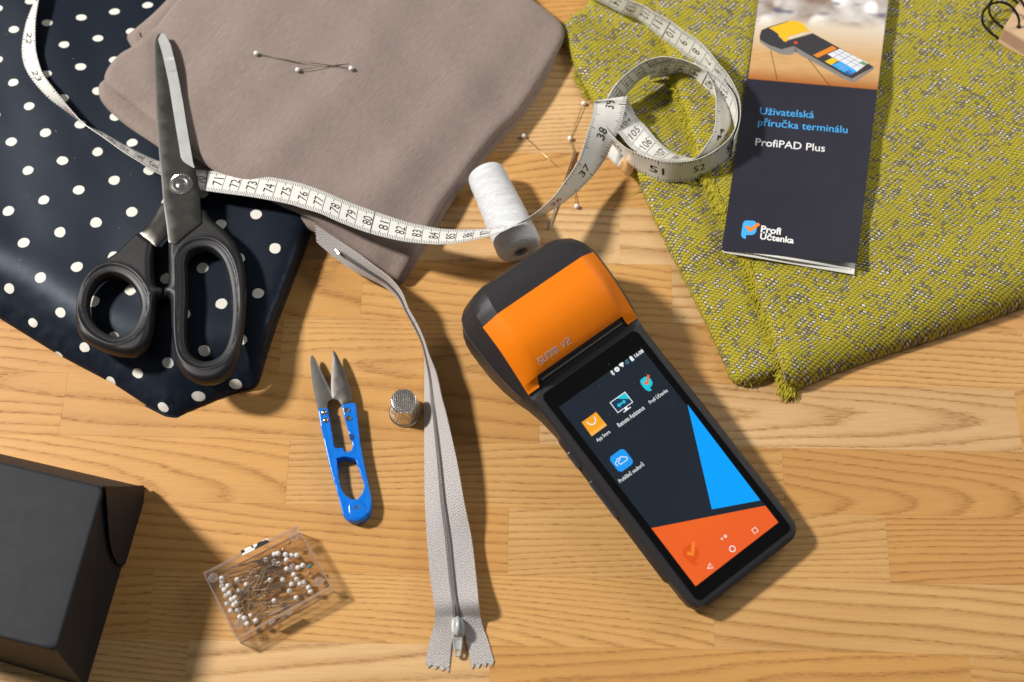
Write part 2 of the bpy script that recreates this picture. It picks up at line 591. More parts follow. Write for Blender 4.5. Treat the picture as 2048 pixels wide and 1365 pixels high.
butts = {}
for (px, py) in ((1567, 960), (1775, 1090), (1427, 1230), (373, 1330), (1239, 470), (725, 570), (2035, 830), (120, 850), (300, 1220), (980, 1330)):
    x, y = in_row(px, py)
    butts.setdefault(math.floor(y / ROW), []).append(x)
rr = random.Random(3)
for row in range(-3, 12):
    cuts = sorted(butts.get(row, []))
    if not cuts:
        cuts = [rr.uniform(-40, 10)]
    while cuts[0] > -64: cuts.insert(0, cuts[0] - rr.uniform(17, 30))
    while cuts[-1] < 46: cuts.append(cuts[-1] + rr.uniform(17, 30))
    ext = [cuts[0]]
    for a, b in zip(cuts[:-1], cuts[1:]):
        nn = max(1, round((b - a) / 26))
        ext += [a + (b - a) * (i + 1) / nn for i in range(nn)]
    for a, b in zip(ext[:-1], ext[1:]):
        g, bv = .0015, .006
        hx, hy = (b - a) / 2 - g, ROW / 2 - g
        zt = rr.uniform(-.006, .0)
        lower = [(-hx, -hy, -.55), (hx, -hy, -.55), (hx, hy, -.55), (-hx, hy, -.55)]
        mid_ = [(-hx, -hy, zt - bv), (hx, -hy, zt - bv), (hx, hy, zt - bv), (-hx, hy, zt - bv)]
        top_ = [(-hx + bv, -hy + bv, zt), (hx - bv, -hy + bv, zt), (hx - bv, hy - bv, zt), (-hx + bv, hy - bv, zt)]
        V = lower + mid_ + top_
        F = [(3, 2, 1, 0), (8, 9, 10, 11)]
        for i in range(4):
            j = (i + 1) % 4
            F += [(i, j, 4 + j, 4 + i), (4 + i, 4 + j, 8 + j, 8 + i)]
        o = mesh("plank", V, F, WOOD, table, smooth=False)
        cx, cy = (a + b) / 2, (row + .5) * ROW
        o.location = (origin[0] + cx * math.cos(ang) - cy * math.sin(ang), origin[1] + cx * math.sin(ang) + cy * math.cos(ang), 0)
        o.rotation_euler = (0, 0, ang)

# ================================================================== NAVY POLKA DOT FABRIC
N_H = 1.9
navy_px = [(-60, 604, .05), (0, 638, .05), (120, 712, .05), (230, 770, .05), (300, 816, .05), (338, 832, .05), (352, 833, .05), (395, 815, .1), (440, 795, .2), (480, 778, .5), (508, 766, .9),
           (513, 750, 1.3), (528, 690, 1.6), (548, 625, 1.7), (575, 555, 1.7), (600, 490, 1.7), (612, 455, 1.7), (640, 380, 1.6), (640, 250, .9), (600, 100, .9), (560, -60, .9), (-60, -60, .9)]
navy_out = np.array(PX(navy_px))
low_edge = np.array(PX(navy_px[:11])); right_edge = np.array(PX(navy_px[10:18]))
tipedge = np.array(PX(navy_px[5:11]))


def navy_h(v, d):
    d1 = dist(v, low_edge, False); d2 = dist(v, right_edge, False)
    e1 = 1 - (1 - np.clip(d1 / 3.6, 0, 1)) ** 2.2
    e2 = quarter(d2, .45)
    und = .10 * np.sin(v[:, 0] * .34 + v[:, 1] * .22 + .8) + .07 * np.sin(v[:, 0] * -.5 + v[:, 1] * .62 + 2) + .05 * np.sin(v[:, 0] * .9 + v[:, 1] * .2) + .022 * np.sin(v[:, 0] * 1.9 + v[:, 1] * 1.3 + 1.5 * np.sin(v[:, 1] * .5)) * np.sin(v[:, 0] * .4 - v[:, 1] * .3)
    ridge = .16 * np.exp(-((d1 - 3.0) / 1.2) ** 2)
    z = .06 + (N_H - .06 + und + ridge) * np.clip(e1, 0, 1)
    z = np.where(d2 < .45, np.maximum(z - .40 * (1 - e2), .06), z)
    pc = P(505, 752, .9)[:2]
    z += .35 * np.exp(-((v[:, 0] - pc[0]) ** 2 + (v[:, 1] - pc[1]) ** 2) / .8)
    return z


def dotp(px, py): return P(px, py, N_H)[:2]


# the print is laid out along the cloth; it is drawn out a little towards the front fold
yu, yl = dotp(50, 195)[1], dotp(31, 453)[1]
st_u = (dotp(15.4, 420)[1] - dotp(47, 486)[1]) / (dotp(34.6, 170.4)[1] - dotp(65.3, 219.3)[1])
_gy = np.linspace(-40, 45, 400)
_gs = np.clip(1 + (st_u - 1) * (_gy - yl) / (yu - yl), 1, 1.6)
_gi = np.cumsum(_gs) * (_gy[1] - _gy[0]); _gi += yl - np.interp(yl, _gy, _gi)


def warp(q):
    q = np.atleast_2d(np.asarray(q, float)).copy()
    q[:, 1] = np.interp(q[:, 1], _gy, _gi)
    return q


def navy_uv(v, d):
    d1 = dist(v, low_edge, False)
    n0 = np.array([.55, .835]); n0 /= np.linalg.norm(n0)
    s = np.clip(1 - d1 / 3.2, 0, 1)
    return warp(v) - n0[None, :] * (s ** 2 * 1.1)[:, None]


o0 = warp(dotp(47, 486))[0]
latA = (warp(dotp(113.5, 625)) - warp(dotp(15.4, 420)))[0] / 3
latB = (warp(dotp(231.3, 362.7)) - warp(dotp(89, 400.3)))[0] / 2
SATIN = satin_material(latA, latB, o0, .345)
navy = thing("polka_dot_fabric", (-20, 6, 0), "navy satin fabric with white polka dots lying folded under the scissors", "fabric")
plate("cloth", navy_out, [], navy_h, lambda v, d: np.minimum(navy_h(v, d) - .02, np.full(len(v), .02) + np.where(dist(v, right_edge, False) < .05, .15, 0)), SATIN, navy,
      spacing=.34, rings=(.06, .16, .3, .5, .7), edge_ds=.22, auto=None, uvf=navy_uv, relax=14)
# lower layer of the same cloth peeping out at the front corner
under = [(288, 812), (330, 833), (352, 836), (372, 826), (360, 815), (320, 805)]
plate("cloth_under_layer", np.array(PX(under, .06)), [], lambda v, d: .03 + .06 * quarter(d, .15), lambda v, d: np.full(len(v), .012), SATIN, navy, spacing=.3, rings=(.06,), auto=None,
      uvf=lambda v, d: v * 1.0 + .8)

mb = MB(); RL = random.Random(21)
for i in range(14):
    q = P(RL.uniform(5, 300), RL.uniform(20, 560), N_H)
    z_n = float(navy_h(np.array([q[:2]]), None)[0]) + .03
    if not inside(np.array([q[:2]]), navy_out[:, :2])[0]: continue
    a_ = RL.uniform(0, 6.28); L_ = RL.uniform(.02, .10)
    dv = np.array([math.cos(a_), math.sin(a_), 0]) * L_
    q = np.array([q[0], q[1], z_n])
    mb.tube([q - dv, q + np.array([dv[1], -dv[0], 0]) * RL.uniform(-.5, .5) + np.array([0, 0, .01]), q + dv], [.006, .011, .006], 4)
props(mb.build("lint", plain("lint", hexc("b9b6ae"), .9, var=0), navy), kind="stuff")

# ================================================================== TAUPE FABRIC
T_ctrl = [(215, 160, 3.2), (260, 90, 3.1), (330, 20, 2.95), (320, 275, 3.1), (400, 335, 2.9), (600, 430, 2.45), (720, 500, 1.7), (800, 555, 1.0), (850, 480, 1.35),
          (925, 345, 1.45), (1045, 210, 1.45), (1125, 70, 1.45), (1050, -30, 1.5), (700, 150, 2.7), (500, 110, 2.95), (880, 150, 2.2), (760, 350, 2.3), (550, 280, 2.8)]
taupe = thing("jersey_fabric", (0, 10, 0), "taupe grey brown jersey fabric folded in a stack with three pins on it", "fabric")
tp_up = [(206, 162, 2.6), (236, 113, 2.6), (268, 98, 2.6), (300, 62, 2.6), (345, 15, 2.5), (400, -60, 2.5), (1010, -60, 1.1), (1045, -8, 1.1), (1100, 28, 1.1), (1128, 50, 1.1), (1130, 75, 1.1), (1112, 110, 1.1),
         (1045, 222, 1.1), (985, 280, 1.1), (925, 352, 1.1), (880, 420, 1.0), (838, 500, .9), (805, 558, .6), (797, 564, .6), (760, 538, .8), (700, 497, 1.2), (640, 452, 1.7), (600, 430, 2.0), (500, 380, 2.2),
         (425, 343, 2.35), (384, 312, 2.5), (318, 256, 2.6), (264, 212, 2.6), (222, 186, 2.6)]
tp_arr = chaikin(np.array(PX(tp_up)), 2)


def taupe_z(v):
    und = .07 * np.sin(v[:, 0] * .75 - v[:, 1] * .5 + .8 * np.sin(v[:, 1] * .3)) + .04 * np.sin(v[:, 0] * 1.5 - v[:, 1] * .85 + 2 + np.sin(v[:, 1] * .25)) + .06 * np.sin(v[:, 0] * .31 + v[:, 1] * .5 + 1) + .025 * np.sin(v[:, 0] * 1.6 + v[:, 1] * 1.1)
    cr = P(345, 150, 3)[:2]; nrm = np.array([.93, .36])
    t = (v - cr) @ nrm
    ridge = .10 * np.exp(-(t / .5) ** 2) * np.clip((v[:, 1] - P(345, 260, 3)[1]) / 4, 0, 1)
    return idw(v, T_ctrl) + und - ridge


def taupe_top(v, d):
    return taupe_z(v) - .40 * (1 - quarter(d, .5))


plate("top_layer", tp_arr, [], taupe_top, lambda v, d: taupe_z(v) - .46 - .12 * quarter(d, .5), TAUPE, taupe, spacing=.4, rings=(.03, .1, .22, .4, .62, .85), edge_ds=.25, auto=None)
# lower folded layer: rolled lip along the left corner and the open end at the back
tp_lo = [(201, 163, 2.1), (195, 180, 2.1), (202, 205, 2.1), (248, 248, 2.1), (320, 298, 2.1), (388, 345, 2.05), (430, 366, 2.0), (520, 404, 1.9), (600, 448, 1.6), (640, 470, 1.2), (700, 512, .8), (760, 550, .5), (798, 568, .35), (812, 556, .35),
         (842, 505, .5), (930, 360, .6), (1050, 230, .6), (1122, 110, .6), (1100, 40, .6), (1000, -60, .6), (430, -60, 2.2), (380, 20, 2.3), (300, 95, 2.3)]
tl_arr = chaikin(np.array(PX(tp_lo)), 2)


def tlo_z(v):
    return idw(v, [(a, b, max(.35, c - (.74 if a < 450 else .55))) for a, b, c in T_ctrl])


plate("bottom_layer", tl_arr, [], lambda v, d: tlo_z(v) - .06 - .35 * (1 - quarter(d, .5)), lambda v, d: np.maximum(tlo_z(v) - .5 - .5 * quarter(d, .4), .02), TAUPE, taupe, spacing=.6, rings=(.04, .14, .3, .45), edge_ds=.25, auto=None)
tail = [(252, 72, 2.2), (262, 60, 2.25), (300, 27, 2.3), (335, -8, 2.3), (380, -60, 2.3), (430, -60, 2.3), (372, 5, 2.35), (330, 50, 2.35), (300, 88, 2.35), (270, 103, 2.3), (262, 92, 2.2)]
ta = np.array(PX(tail)); tac = catmull(ta, 3, True)
plate("folded_end", tac, [], lambda v, d: 1.95 + .45 * quarter(d, .6), lambda v, d: 1.95 - .1 * quarter(d, .3), TAUPE, taupe, spacing=.3, rings=(.05, .15, .3, .45, .6), edge_ds=.15, auto=None)
mb = MB()
hem = [P(277 + i * .4, 64 + i * 1.0 + 3 * math.sin(i * .25), 2.5 - .0 * i) for i in range(0, 26, 3)]
mb.tube(hem, .05, 6)
mb.build("hem_stitch", TAUPE, taupe)

# ================================================================== OLIVE FABRIC
olive = thing("boucle_fabric", (22, 10, 0), "olive green boucle fabric with silver flecks and a frayed edge folded under the leaflet", "fabric")
ol_lo = [(1122, 55, .35), (1118, 72, .3), (1138, 100, .3), (1150, 135, .3), (1160, 160, .3), (1185, 200, .3), (1215, 270, .3), (1250, 330, .3), (1282, 370, .3), (1310, 440, .3), (1345, 510, .3), (1385, 590, .3), (1420, 660, .3),
         (1448, 722, .3), (1463, 760, .3), (1480, 771, .3), (1505, 768, .3), (1545, 752, .3), (1640, 715, .3), (1760, 600, .3), (1700, -80, .4), (1230, -80, .4), (1175, 10, .4), (1140, 38, .4)]
ol_arr = chaikin(np.array(PX(ol_lo)), 1)


def bumpy(v, a=.05):
    return a * (np.sin(v[:, 0] * 1.3 + v[:, 1] * .7) + np.sin(v[:, 0] * -.6 + v[:, 1] * 1.1 + 1)) + a * .5 * np.sin(v[:, 0] * 3.1 + v[:, 1] * 2.2)


fold_line = np.array(PX([(1225, 20, .9), (1290, 170, .9), (1340, 330, .9), (1420, 560, .9)]))
plate("lower_layer", ol_arr, [], lambda v, d: .95 + bumpy(v) - .6 * (1 - quarter(d, .7)) - .10 * np.exp(-(dist(v, np.array(PX([(1325, 190, .9), (1355, 250, .9), (1405, 375, .9), (1470, 540, .9)])), False) / .5) ** 2),
      lambda v, d: np.full(len(v), .02), OLIVE, olive, spacing=.45, rings=(.04, .14, .3, .5, .7), edge_ds=.3, auto=None)
ol_up = [(1300, -80, 1.4), (1318, 60, 1.3), (1345, 160, 1.25), (1372, 250, 1.25), (1402, 340, 1.25), (1432, 410, 1.2), (1465, 470, 1.2), (1490, 530, 1.1), (1515, 600, .95), (1538, 670, .8), (1552, 720, .6), (1562, 762, .3), (1572, 782, .12), (1590, 782, .12),
         (1620, 768, .25), (1700, 733, .3), (1850, 683, .35), (1960, 645, .4), (2110, 590, .4), (2160, 300, .5), (2160, -80, .6)]
olu_arr = chaikin(np.array(PX(ol_up)), 1)
ou_right = np.array(PX(ol_up[12:20])); ou_left = np.array(PX(ol_up[:13]))


def olive_top(v, d):
    dr = dist(v, ou_right, False); dl = dist(v, ou_left, False)
    base = 1.75 + bumpy(v, .05) + .15 * np.sin(v[:, 0] * .25 + v[:, 1] * .3)
    z = base - .45 * (1 - quarter(dl, .8))
    return np.minimum(z, .1 + (base - .1) * quarter(dr, 1.8))


plate("upper_layer", olu_arr, [], olive_top, lambda v, d: np.maximum(np.minimum(olive_top(v, d) - .25, 1.0), .015), OLIVE, olive, spacing=.45, rings=(.04, .14, .3, .5, .8), edge_ds=.3, auto=None)
# frayed edge: many short yarns along the left border of the upper layer
fr_px = [(1318, 60, 1.5), (1345, 160, 1.45), (1372, 250, 1.4), (1402, 340, 1.4), (1432, 410, 1.4), (1465, 470, 1.4), (1490, 530, 1.3), (1515, 600, 1.15), (1538, 670, 1.0), (1553, 720, .75), (1564, 760, .4), (1575, 790, .12)]
fr = catmull(np.array(PX(fr_px)), 60)
mb = MB()
R5 = random.Random(5)
for i in range(0, len(fr) - 1):
    t = fr[min(i + 3, len(fr) - 1)] - fr[max(i - 3, 0)]; t[2] = 0; t /= np.linalg.norm(t) + 1e-9
    nn = np.array([t[1], -t[0], 0]); nn = nn if nn[0] < 0 else -nn
    for q in range(6):
        a = fr[i] - nn * R5.uniform(.0, .55) + t * R5.uniform(-.1, .1) + np.array([0, 0, R5.uniform(.05, .24)])
        tip = a + nn * R5.uniform(.12, .5) + t * R5.uniform(-.3, .45) + np.array([0, 0, R5.uniform(-.3, .0)])
        md = (a + tip) / 2 + np.array([0, 0, R5.uniform(.0, .10)]) + t * R5.uniform(-.1, .1)
        tip[2] = max(tip[2], .05)
        mb.tube([a, md, tip], [R5.uniform(.03, .06), .05, .022], 4)
core = [fr[i] - np.array([-.22, .05, 0]) + np.array([0, 0, .03 + .05 * math.sin(i * .9) * math.sin(i * .23)]) for i in range(0, len(fr), 2)]
mb.tube(core, [.20 + .04 * math.sin(i * 1.7) for i in range(len(core))], 8)
fringe = mb.build("frayed_edge", OLIVE_YARN, olive)
props(fringe, kind="stuff")
# little tuft on the near corner and loose edge yarns round the lower layer
mb = MB()
for i in range(90):
    a = np.array(P(1575 + R5.uniform(-16, 16), 772 + R5.uniform(-14, 8), .12))
    b = a + np.array([R5.uniform(-.35, .3), R5.uniform(-1.0, -.15), 0]); b[2] = .05
    mb.tube([a, (a + b) / 2 + np.array([R5.uniform(-.1, .1), 0, .08]), b], [.04, .035, .015], 4)
for i in range(0, len(ol_arr)):
    c = ol_arr[i]; nx = ol_arr[(i + 1) % len(ol_arr)]
    if c[0] > P(1560, 740)[0] or c[1] > P(1120, 0)[1]: continue
    L = np.linalg.norm(nx - c)
    for q in range(int(L * 9)):
        a = c + (nx - c) * R5.random(); a[2] = R5.uniform(.15, .5)
        d2 = np.array([(nx - c)[1], -(nx - c)[0], 0]); d2 /= np.linalg.norm(d2) + 1e-9
        cen = np.array([20, 8, 0]); d2 = d2 if (cen - a) @ d2 < 0 else -d2
        b = a + d2 * R5.uniform(.03, .22) + np.array([R5.uniform(-.12, .12), R5.uniform(-.12, .12), R5.uniform(-.12, .08)])
        b[2] = max(b[2], .03)
        mb.tube([a - d2 * .1, a, b], [.03, .028, .012], 4)
for i in range(60):
    t = R5.random()
    a = np.array(P(1152 + 28 * t, 148 + 50 * t, .25)); b = a + np.array([R5.uniform(-.5, -.1), R5.uniform(-.4, .3), 0]); b[2] = R5.uniform(.05, .3)
    mb.tube([a, (a + b) / 2 + np.array([0, 0, .1]), b], [.05, .04, .015], 4)
props(mb.build("loose_yarn", OLIVE_YARN, olive), kind="stuff")

# ================================================================== MEASURING TAPE
TW = 1.95
WHITE = plain("tape_white", hexc("e9e6de"), .38, var=.03, scale=2)
INK = plain("black_ink", hexc("15130f"), .5, var=0)
RED = plain("red_ink", hexc("b02a20"), .5, var=0)


def ruler_material(name, inch):
    k = NT(name)
    uv = k.n('ShaderNodeTexCoord').outputs['UV']
    s = k.n('ShaderNodeSeparateXYZ', {0: uv}); u, v = s.outputs[0], s.outputs[1]
    e = k.m('MINIMUM', v, k.m('SUBTRACT', 1.0, v))            # 0 at the border

    def tick(per, half, reach):
        f = k.m('SUBTRACT', k.m('FRACT', k.m('ADD', k.m('DIVIDE', u, per), .5)), .5)
        a = k.mr(k.m('ABSOLUTE', f), (half + .006) / per, (half - .006) / per)
        return k.m('MULTIPLY', a, k.mr(e, reach + .01, reach - .01))
    if inch:
        t = k.m('MAXIMUM', tick(2.54, .030, .21), k.m('MAXIMUM', tick(1.27, .026, .21), k.m('MAXIMUM', tick(.635, .020, .15), tick(2.54 / 16, .021, .12))))
        base = hexc("e6e3dc")
    else:
        t = k.m('MAXIMUM', tick(1.0, .020, .6), k.m('MAXIMUM', tick(10.0, .038, .6), k.m('MAXIMUM', tick(.5, .020, .26), tick(.1, .017, .17))))
        base = hexc("ebe9e3")
    nz = k.noise(k.vm('MULTIPLY', uv, (1.0, 3.0, 1)), 1.5, 3)
    base = k.mix(nz, base, hexc("d9d6cd"))
    k.pr(Base_Color=k.mix(k.m('MULTIPLY', t, .93), base, hexc("16140f")), Roughness=.36, Specular_IOR_Level=.4)
    return k.mat


CMF, INF = ruler_material("tape_centimetre_side", False), ruler_material("tape_inch_side", True)


class Ribbon:
    """a band between two rails; first rail = U, second = L; cm print on the upper face, inch print on the lower face"""

    def __init__(s, st, n=10, W=TW, thick=.03):
        Us, Ls, ss = [], [], []
        for q in st:
            ux, uy, lx, ly, h, sv = q[:6]
            w = q[6] if len(q) > 6 else W
            u = P(ux, uy, h)
            o = P(lx, ly, h + 5) - CAM; o /= np.linalg.norm(o)
            b = (CAM - u) @ o; c = (CAM - u) @ (CAM - u) - w * w
            disc = b * b - c
            t = -b - math.sqrt(disc) if disc > 0 else -b
            l = CAM + o * t
            if l[2] < h - .02:
                l = P(lx, ly, h)
            Us.append(u); Ls.append(l); ss.append(sv)
        s.U, s.L = catmull(Us, n), catmull(Ls, n)
        k = np.arange(len(ss)) * n
        s.s = np.interp(np.arange(len(s.U)), k, ss)
        m = (s.U + s.L) / 2
        t = np.gradient(m, axis=0); t /= np.linalg.norm(t, axis=1)[:, None] + 1e-9
        w = s.U - s.L; w /= np.linalg.norm(w, axis=1)[:, None] + 1e-9
        s.N = np.cross(t, w); s.N /= np.linalg.norm(s.N, axis=1)[:, None] + 1e-9
        s.th = thick / 2

    def at(s, sv, v, off):
        f = lambda A: np.stack([np.interp(sv, s.s, A[:, i]) for i in range(3)], -1)
        U, L, N = f(s.U), f(s.L), f(s.N)
        return L + (U - L) * np.asarray(v)[:, None] + N * off

    def build(s, name, mats, parent, cols=4):
        k = len(s.U); V, F, mi, uv = [], [], [], []
        for side in (1, -1):
            for i in range(k):
                for j in range(cols + 1):
                    v = j / cols
                    V.append(s.L[i] + (s.U[i] - s.L[i]) * v + s.N[i] * s.th * side); uv.append((s.s[i], v))
        n = cols + 1; B = k * n
        for i in range(k - 1):
            for j in range(cols):
                a = i * n + j
                F.append((a, a + n, a + n + 1, a + 1)); mi.append(0)
                F.append((B + a + 1, B + a + n + 1, B + a + n, B + a)); mi.append(1)
            for a, fl in ((i * n, 0), (i * n + cols, 1)):
                q = (a, B + a, B + a + n, a + n)
                F.append(q if not fl else q[::-1]); mi.append(2)
        F.append(tuple(range(n)) + tuple(B + j for j in range(n - 1, -1, -1))); mi.append(2)
        e = (k - 1) * n
        F.append(tuple(e + j for j in range(n - 1, -1, -1)) + tuple(B + e + j for j in range(n))); mi.append(2)
        return mesh(name, V, F, mats, parent, True, 50, mi, uv)

    def word(s, mat, txt, sc, inch, h=.56, w=None, vc=.5):
        v, f, sz = glyphs(txt, 1.0, .012 if inch else .0)
        kx = (w or .36 * len(txt)) / sz[0]; ky = h / sz[1]
        g = v * np.array([kx, ky])
        if inch:
            sv = sc + g[:, 0]; vv = vc - g[:, 1] / TW; off = -(s.th + .008); fs = f
        else:
            sv = sc - g[:, 1]; vv = vc + g[:, 0] / TW; off = s.th + .008; fs = f
        mesh("numeral", s.at(sv, vv, off), fs, mat, tape, smooth=False)


tape = thing("measuring_tape", (6, 10, 0), "white tape measure coiled on the olive fabric and running over the spool", "measuring tape")
main = [(77, -25, 81, -25, 2.1, 52.7, 1.2), (70, 0, 77, 0, 2.1, 53.5, 1.2), (53, 44, 71, 44, 2.1, 54.8, 1.2), (44.5, 89, 71, 92, 2.1, 56.2, 1.2), (46, 120, 75, 116, 2.1, 57.1, 1.2), (56, 147, 84, 144, 2.1, 58.1, 1.2),
        (75, 173, 96, 163, 2.1, 58.9, 1.2), (99, 198, 113, 185, 2.1, 59.8, 1.2), (130, 221, 137, 215, 2.1, 60.7, 1.2), (167, 248, 167.3, 247.5, 2.15, 61.8, 1.4), (209, 268, 205, 274, 2.2, 63.1, 1.6), (253, 293, 245, 303, 2.2, 64.75),
        (287, 310, 277, 323, 2.2, 65.85), (318, 323, 310, 344, 2.15, 66.9), (355, 333, 350, 363, 2.15, 68.1), (392, 340, 393, 378, 2.3, 69.35), (455, 345, 441, 386, 2.55, 71), (522, 352, 507, 395, 2.65, 73), (588, 364, 575, 408, 2.7, 75),
        (622, 374, 609, 418, 2.7, 76), (654, 386, 642, 428, 2.7, 77), (685.5, 400, 675, 443, 2.7, 78), (718, 412.5, 708, 456, 2.65, 79), (750.5, 424, 740, 467, 2.6, 80), (782, 434.5, 774, 476, 2.6, 81), (815, 445, 808, 483, 2.6, 82),
        (847, 452, 842, 487, 2.6, 83), (881, 458, 876, 489, 2.65, 84), (915, 460, 909.5, 487, 2.7, 85), (949, 459, 944, 481, 2.75, 86), (983, 457, 977, 473, 2.85, 87), (1010, 453, 1006, 463, 2.9, 87.9),
        (1036, 448.5, 1036, 447.5, 2.85, 88.8), (1084, 431, 1070, 426.5, 2.4, 90.1), (1121, 410, 1105, 396, 1.9, 91.44), (1154, 384, 1128, 365.7, 1.5, 92.7), (1186, 352, 1155, 325, 1.4, 94), (1211, 317, 1168, 290, 1.5, 95.3),
        (1229, 278, 1179, 252, 1.8, 96.52), (1243, 246, 1186, 226, 2.2, 97.8), (1250, 216, 1188, 208, 2.6, 98.9), (1254, 196, 1189, 203, 2.85, 99.5), (1255, 193, 1190, 203, 2.7, 99.75), (1256, 197, 1193, 212, 2.4, 100.1), (1263, 214, 1213, 246, 1.9, 102.3), (1273, 234, 1238, 268, 1.6, 104),
        (1292, 254, 1260, 294, 1.5, 105), (1315, 281, 1288, 311, 1.5, 106), (1343, 304, 1321, 320, 1.55, 107), (1370, 314, 1352, 322.5, 1.6, 108), (1388, 317, 1385, 319, 1.6, 108.9), (1406, 316, 1398, 310, 1.6, 109.6),
        (1424, 311, 1410, 293, 1.65, 110.6), (1455, 271, 1428, 262, 1.75, 111.8), (1467, 235, 1432, 222, 1.8, 113), (1462, 183, 1430, 183, 1.9, 114.3), (1448, 160, 1420, 157, 2.0, 115.2), (1420, 145, 1404, 139, 2.1, 116.2),
        (1393, 138, 1385, 127, 2.2, 117), (1368, 134, 1354, 117, 2.2, 118), (1338.5, 135, 1322, 114, 2.1, 119), (1310, 145, 1291, 122, 2.0, 120), (1281, 160, 1265, 138, 1.9, 121), (1258, 183, 1239.5, 160, 1.8, 122), (1243, 206, 1221, 185, 1.4, 123),
        (1231, 236, 1210, 212, .9, 124.2), (1222, 268, 1207, 240, .6, 125.4), (1228, 295, 1216, 263, .6, 126.4), (1245, 313, 1238, 285, .8, 127.2), (1268, 335, 1264, 302.5, .95, 128.2), (1318, 362, 1319, 321.5, 1.0, 129.6), (1363, 363, 1363, 324, 1.2, 130.9),
        (1400, 354.5, 1402, 316, 1.4, 132.1), (1437, 334, 1436, 297, 1.6, 133.4), (1464, 307, 1463, 270, 1.75, 134.8), (1470, 272, 1475, 236, 1.75, 136.3), (1458, 230, 1469, 194, 1.75, 137.9), (1432, 200, 1446, 163, 1.75, 139),
        (1401, 175, 1418, 143, 1.6, 140), (1372, 158, 1387, 127, 1.4, 141), (1344, 153, 1355, 123, 1.3, 142), (1318, 155, 1325, 125, 1.2, 143), (1298, 160, 1302, 132, 1.1, 143.8)]
rb = Ribbon(main)
rb.build("tape_band", [CMF, INF, WHITE], tape)
loose = [(1463, 315, 1468, 278, 1.75, .05), (1470, 290, 1477, 253, 1.75, 1), (1473, 262, 1481, 226, 1.75, 2), (1470, 228, 1478, 196, 1.8, 3), (1461, 196, 1468, 171, 1.9, 4), (1446, 168, 1454.5, 148, 2.0, 5), (1422, 148, 1435.5, 125.4, 2.05, 6), (1399, 130, 1416.4, 101, 2.0, 7),
         (1374, 113.7, 1393, 78.5, 1.95, 8), (1349, 95, 1366.6, 61.5, 1.9, 9), (1323, 77, 1341.7, 43, 1.85, 10), (1298, 56, 1314, 28, 1.85, 11), (1273, 37, 1287.5, 12, 1.8, 12), (1243.6, 27, 1259.7, .6, 1.75, 13), (1215, 12, 1232, -14, 1.7, 14), (1186, -3, 1204, -28, 1.7, 15), (1157, -18, 1176, -42, 1.7, 16)]
rb2 = Ribbon(loose)
rb2.build("tape_band", [CMF, INF, WHITE], tape)
tail_end = [(1229, 286, 1212, 309, .75, 147.3), (1240, 300, 1224, 323, .8, 148.1), (1252, 312, 1238, 336, .85, 148.9), (1268, 330, 1257, 351, .8, 149.9)]
rb3 = Ribbon(tail_end, W=1.0)
rb3.build("tape_band", [INF, CMF, WHITE], tape)
rb4 = Ribbon([(1251, 309, 1236, 335, .9, 0), (1260, 319, 1247, 344, .92, 1), (1270.5, 331, 1259, 354.5, .88, 2)], W=1.06, thick=.09)
BRASS = plain("tape_clip_metal", hexc("b08a5c"), .28, metal=.9)
rb4.build("metal_tip", [BRASS, BRASS, BRASS], tape)
for c in range(63, 88):
    rb.word(INK, str(c), c - .33, False, w=.72)
for c in list(range(103, 109)) + list(range(117, 125)) + list(range(139, 144)):
    rb.word(INK, str(c), c - .36, False, w=.92, h=.48)
for c in range(4, 16):
    rb2.word(INK, str(c), c - .36, False, w=.36 if c < 10 else .68)
for i in range(21, 24):
    rb.word(INK, str(i), i * 2.54 - .1, True, w=.72, h=.86)
for i in list(range(37, 46)) + list(range(49, 55)):
    rb.word(INK, str(i), i * 2.54 - .06, True, w=.78, h=.62)
for i in (24, 36):
    rb.word(RED, str(i), i * 2.54 - .06, True, w=.78, h=.62)

# ================================================================== SCISSORS
STEEL = plain("dark_steel", hexc("55534f"), .36, metal=1.0, var=.12, scale=3)
GROUND = plain("ground_steel", hexc("d6d6d0"), .32, metal=.55, var=.05, scale=4)
HANDLE = plain("black_plastic", hexc("1c1b1c"), .48, spec=.42, var=.08, scale=3)
BRIGHT = plain("bright_steel", hexc("cfcac2"), .2, metal=1.0, var=.05)
sc = thing("scissors", (-20, 4, 0), "large tailor scissors with steel blades and black plastic handles lying on the polka dot fabric", "scissors")
BZ = 3.5


def flat(px, h): return np.array(PX(px, h))


blade_up = [(309.8, 88), (311, 78), (316, 69), (322, 65.5), (328, 66), (336, 78), (342, 90), (352, 130), (359, 164), (367, 207), (373, 246), (380, 287), (386.5, 325), (390.5, 338.5), (394, 355), (398.5, 376), (401.5, 424), (403, 445), (372, 470), (352, 488), (337, 486), (333, 450),
            (327, 410), (323, 359), (318, 308), (315, 262), (313, 239), (310.5, 160)]
plate("blade", flat(blade_up, BZ), [], lambda v, d: BZ - .03 * (1 - np.clip(d / .12, 0, 1)), lambda v, d: np.full(len(v), BZ - .17), STEEL, sc, spacing=.5, rings=(.12,), auto=30)
bevel = [(316, 79), (322, 66.2), (328, 66.5), (335.5, 78.5), (341.3, 90), (351.3, 130), (358.3, 164), (366.3, 207), (372.3, 246), (379.3, 287), (385.8, 325), (389.6, 337.5), (375, 329), (366.5, 323), (361.5, 316), (357.5, 290), (349, 239), (337, 164), (325, 109.5)]
plate("cutting_bevel", flat(bevel, BZ + .02), [], lambda v, d: BZ + .012 + .0 * d, lambda v, d: np.full(len(v), BZ - .02), GROUND, sc, spacing=.5, rings=(), auto=30)
lower_blade = [(336, 398), (322, 410), (312, 430), (300, 447), (279, 467), (290, 478), (300, 486), (313, 496), (326, 482), (337, 470), (352, 430), (384, 340), (380, 310), (366, 240), (345, 130), (331, 78), (325, 90), (330, 200), (334, 320)]
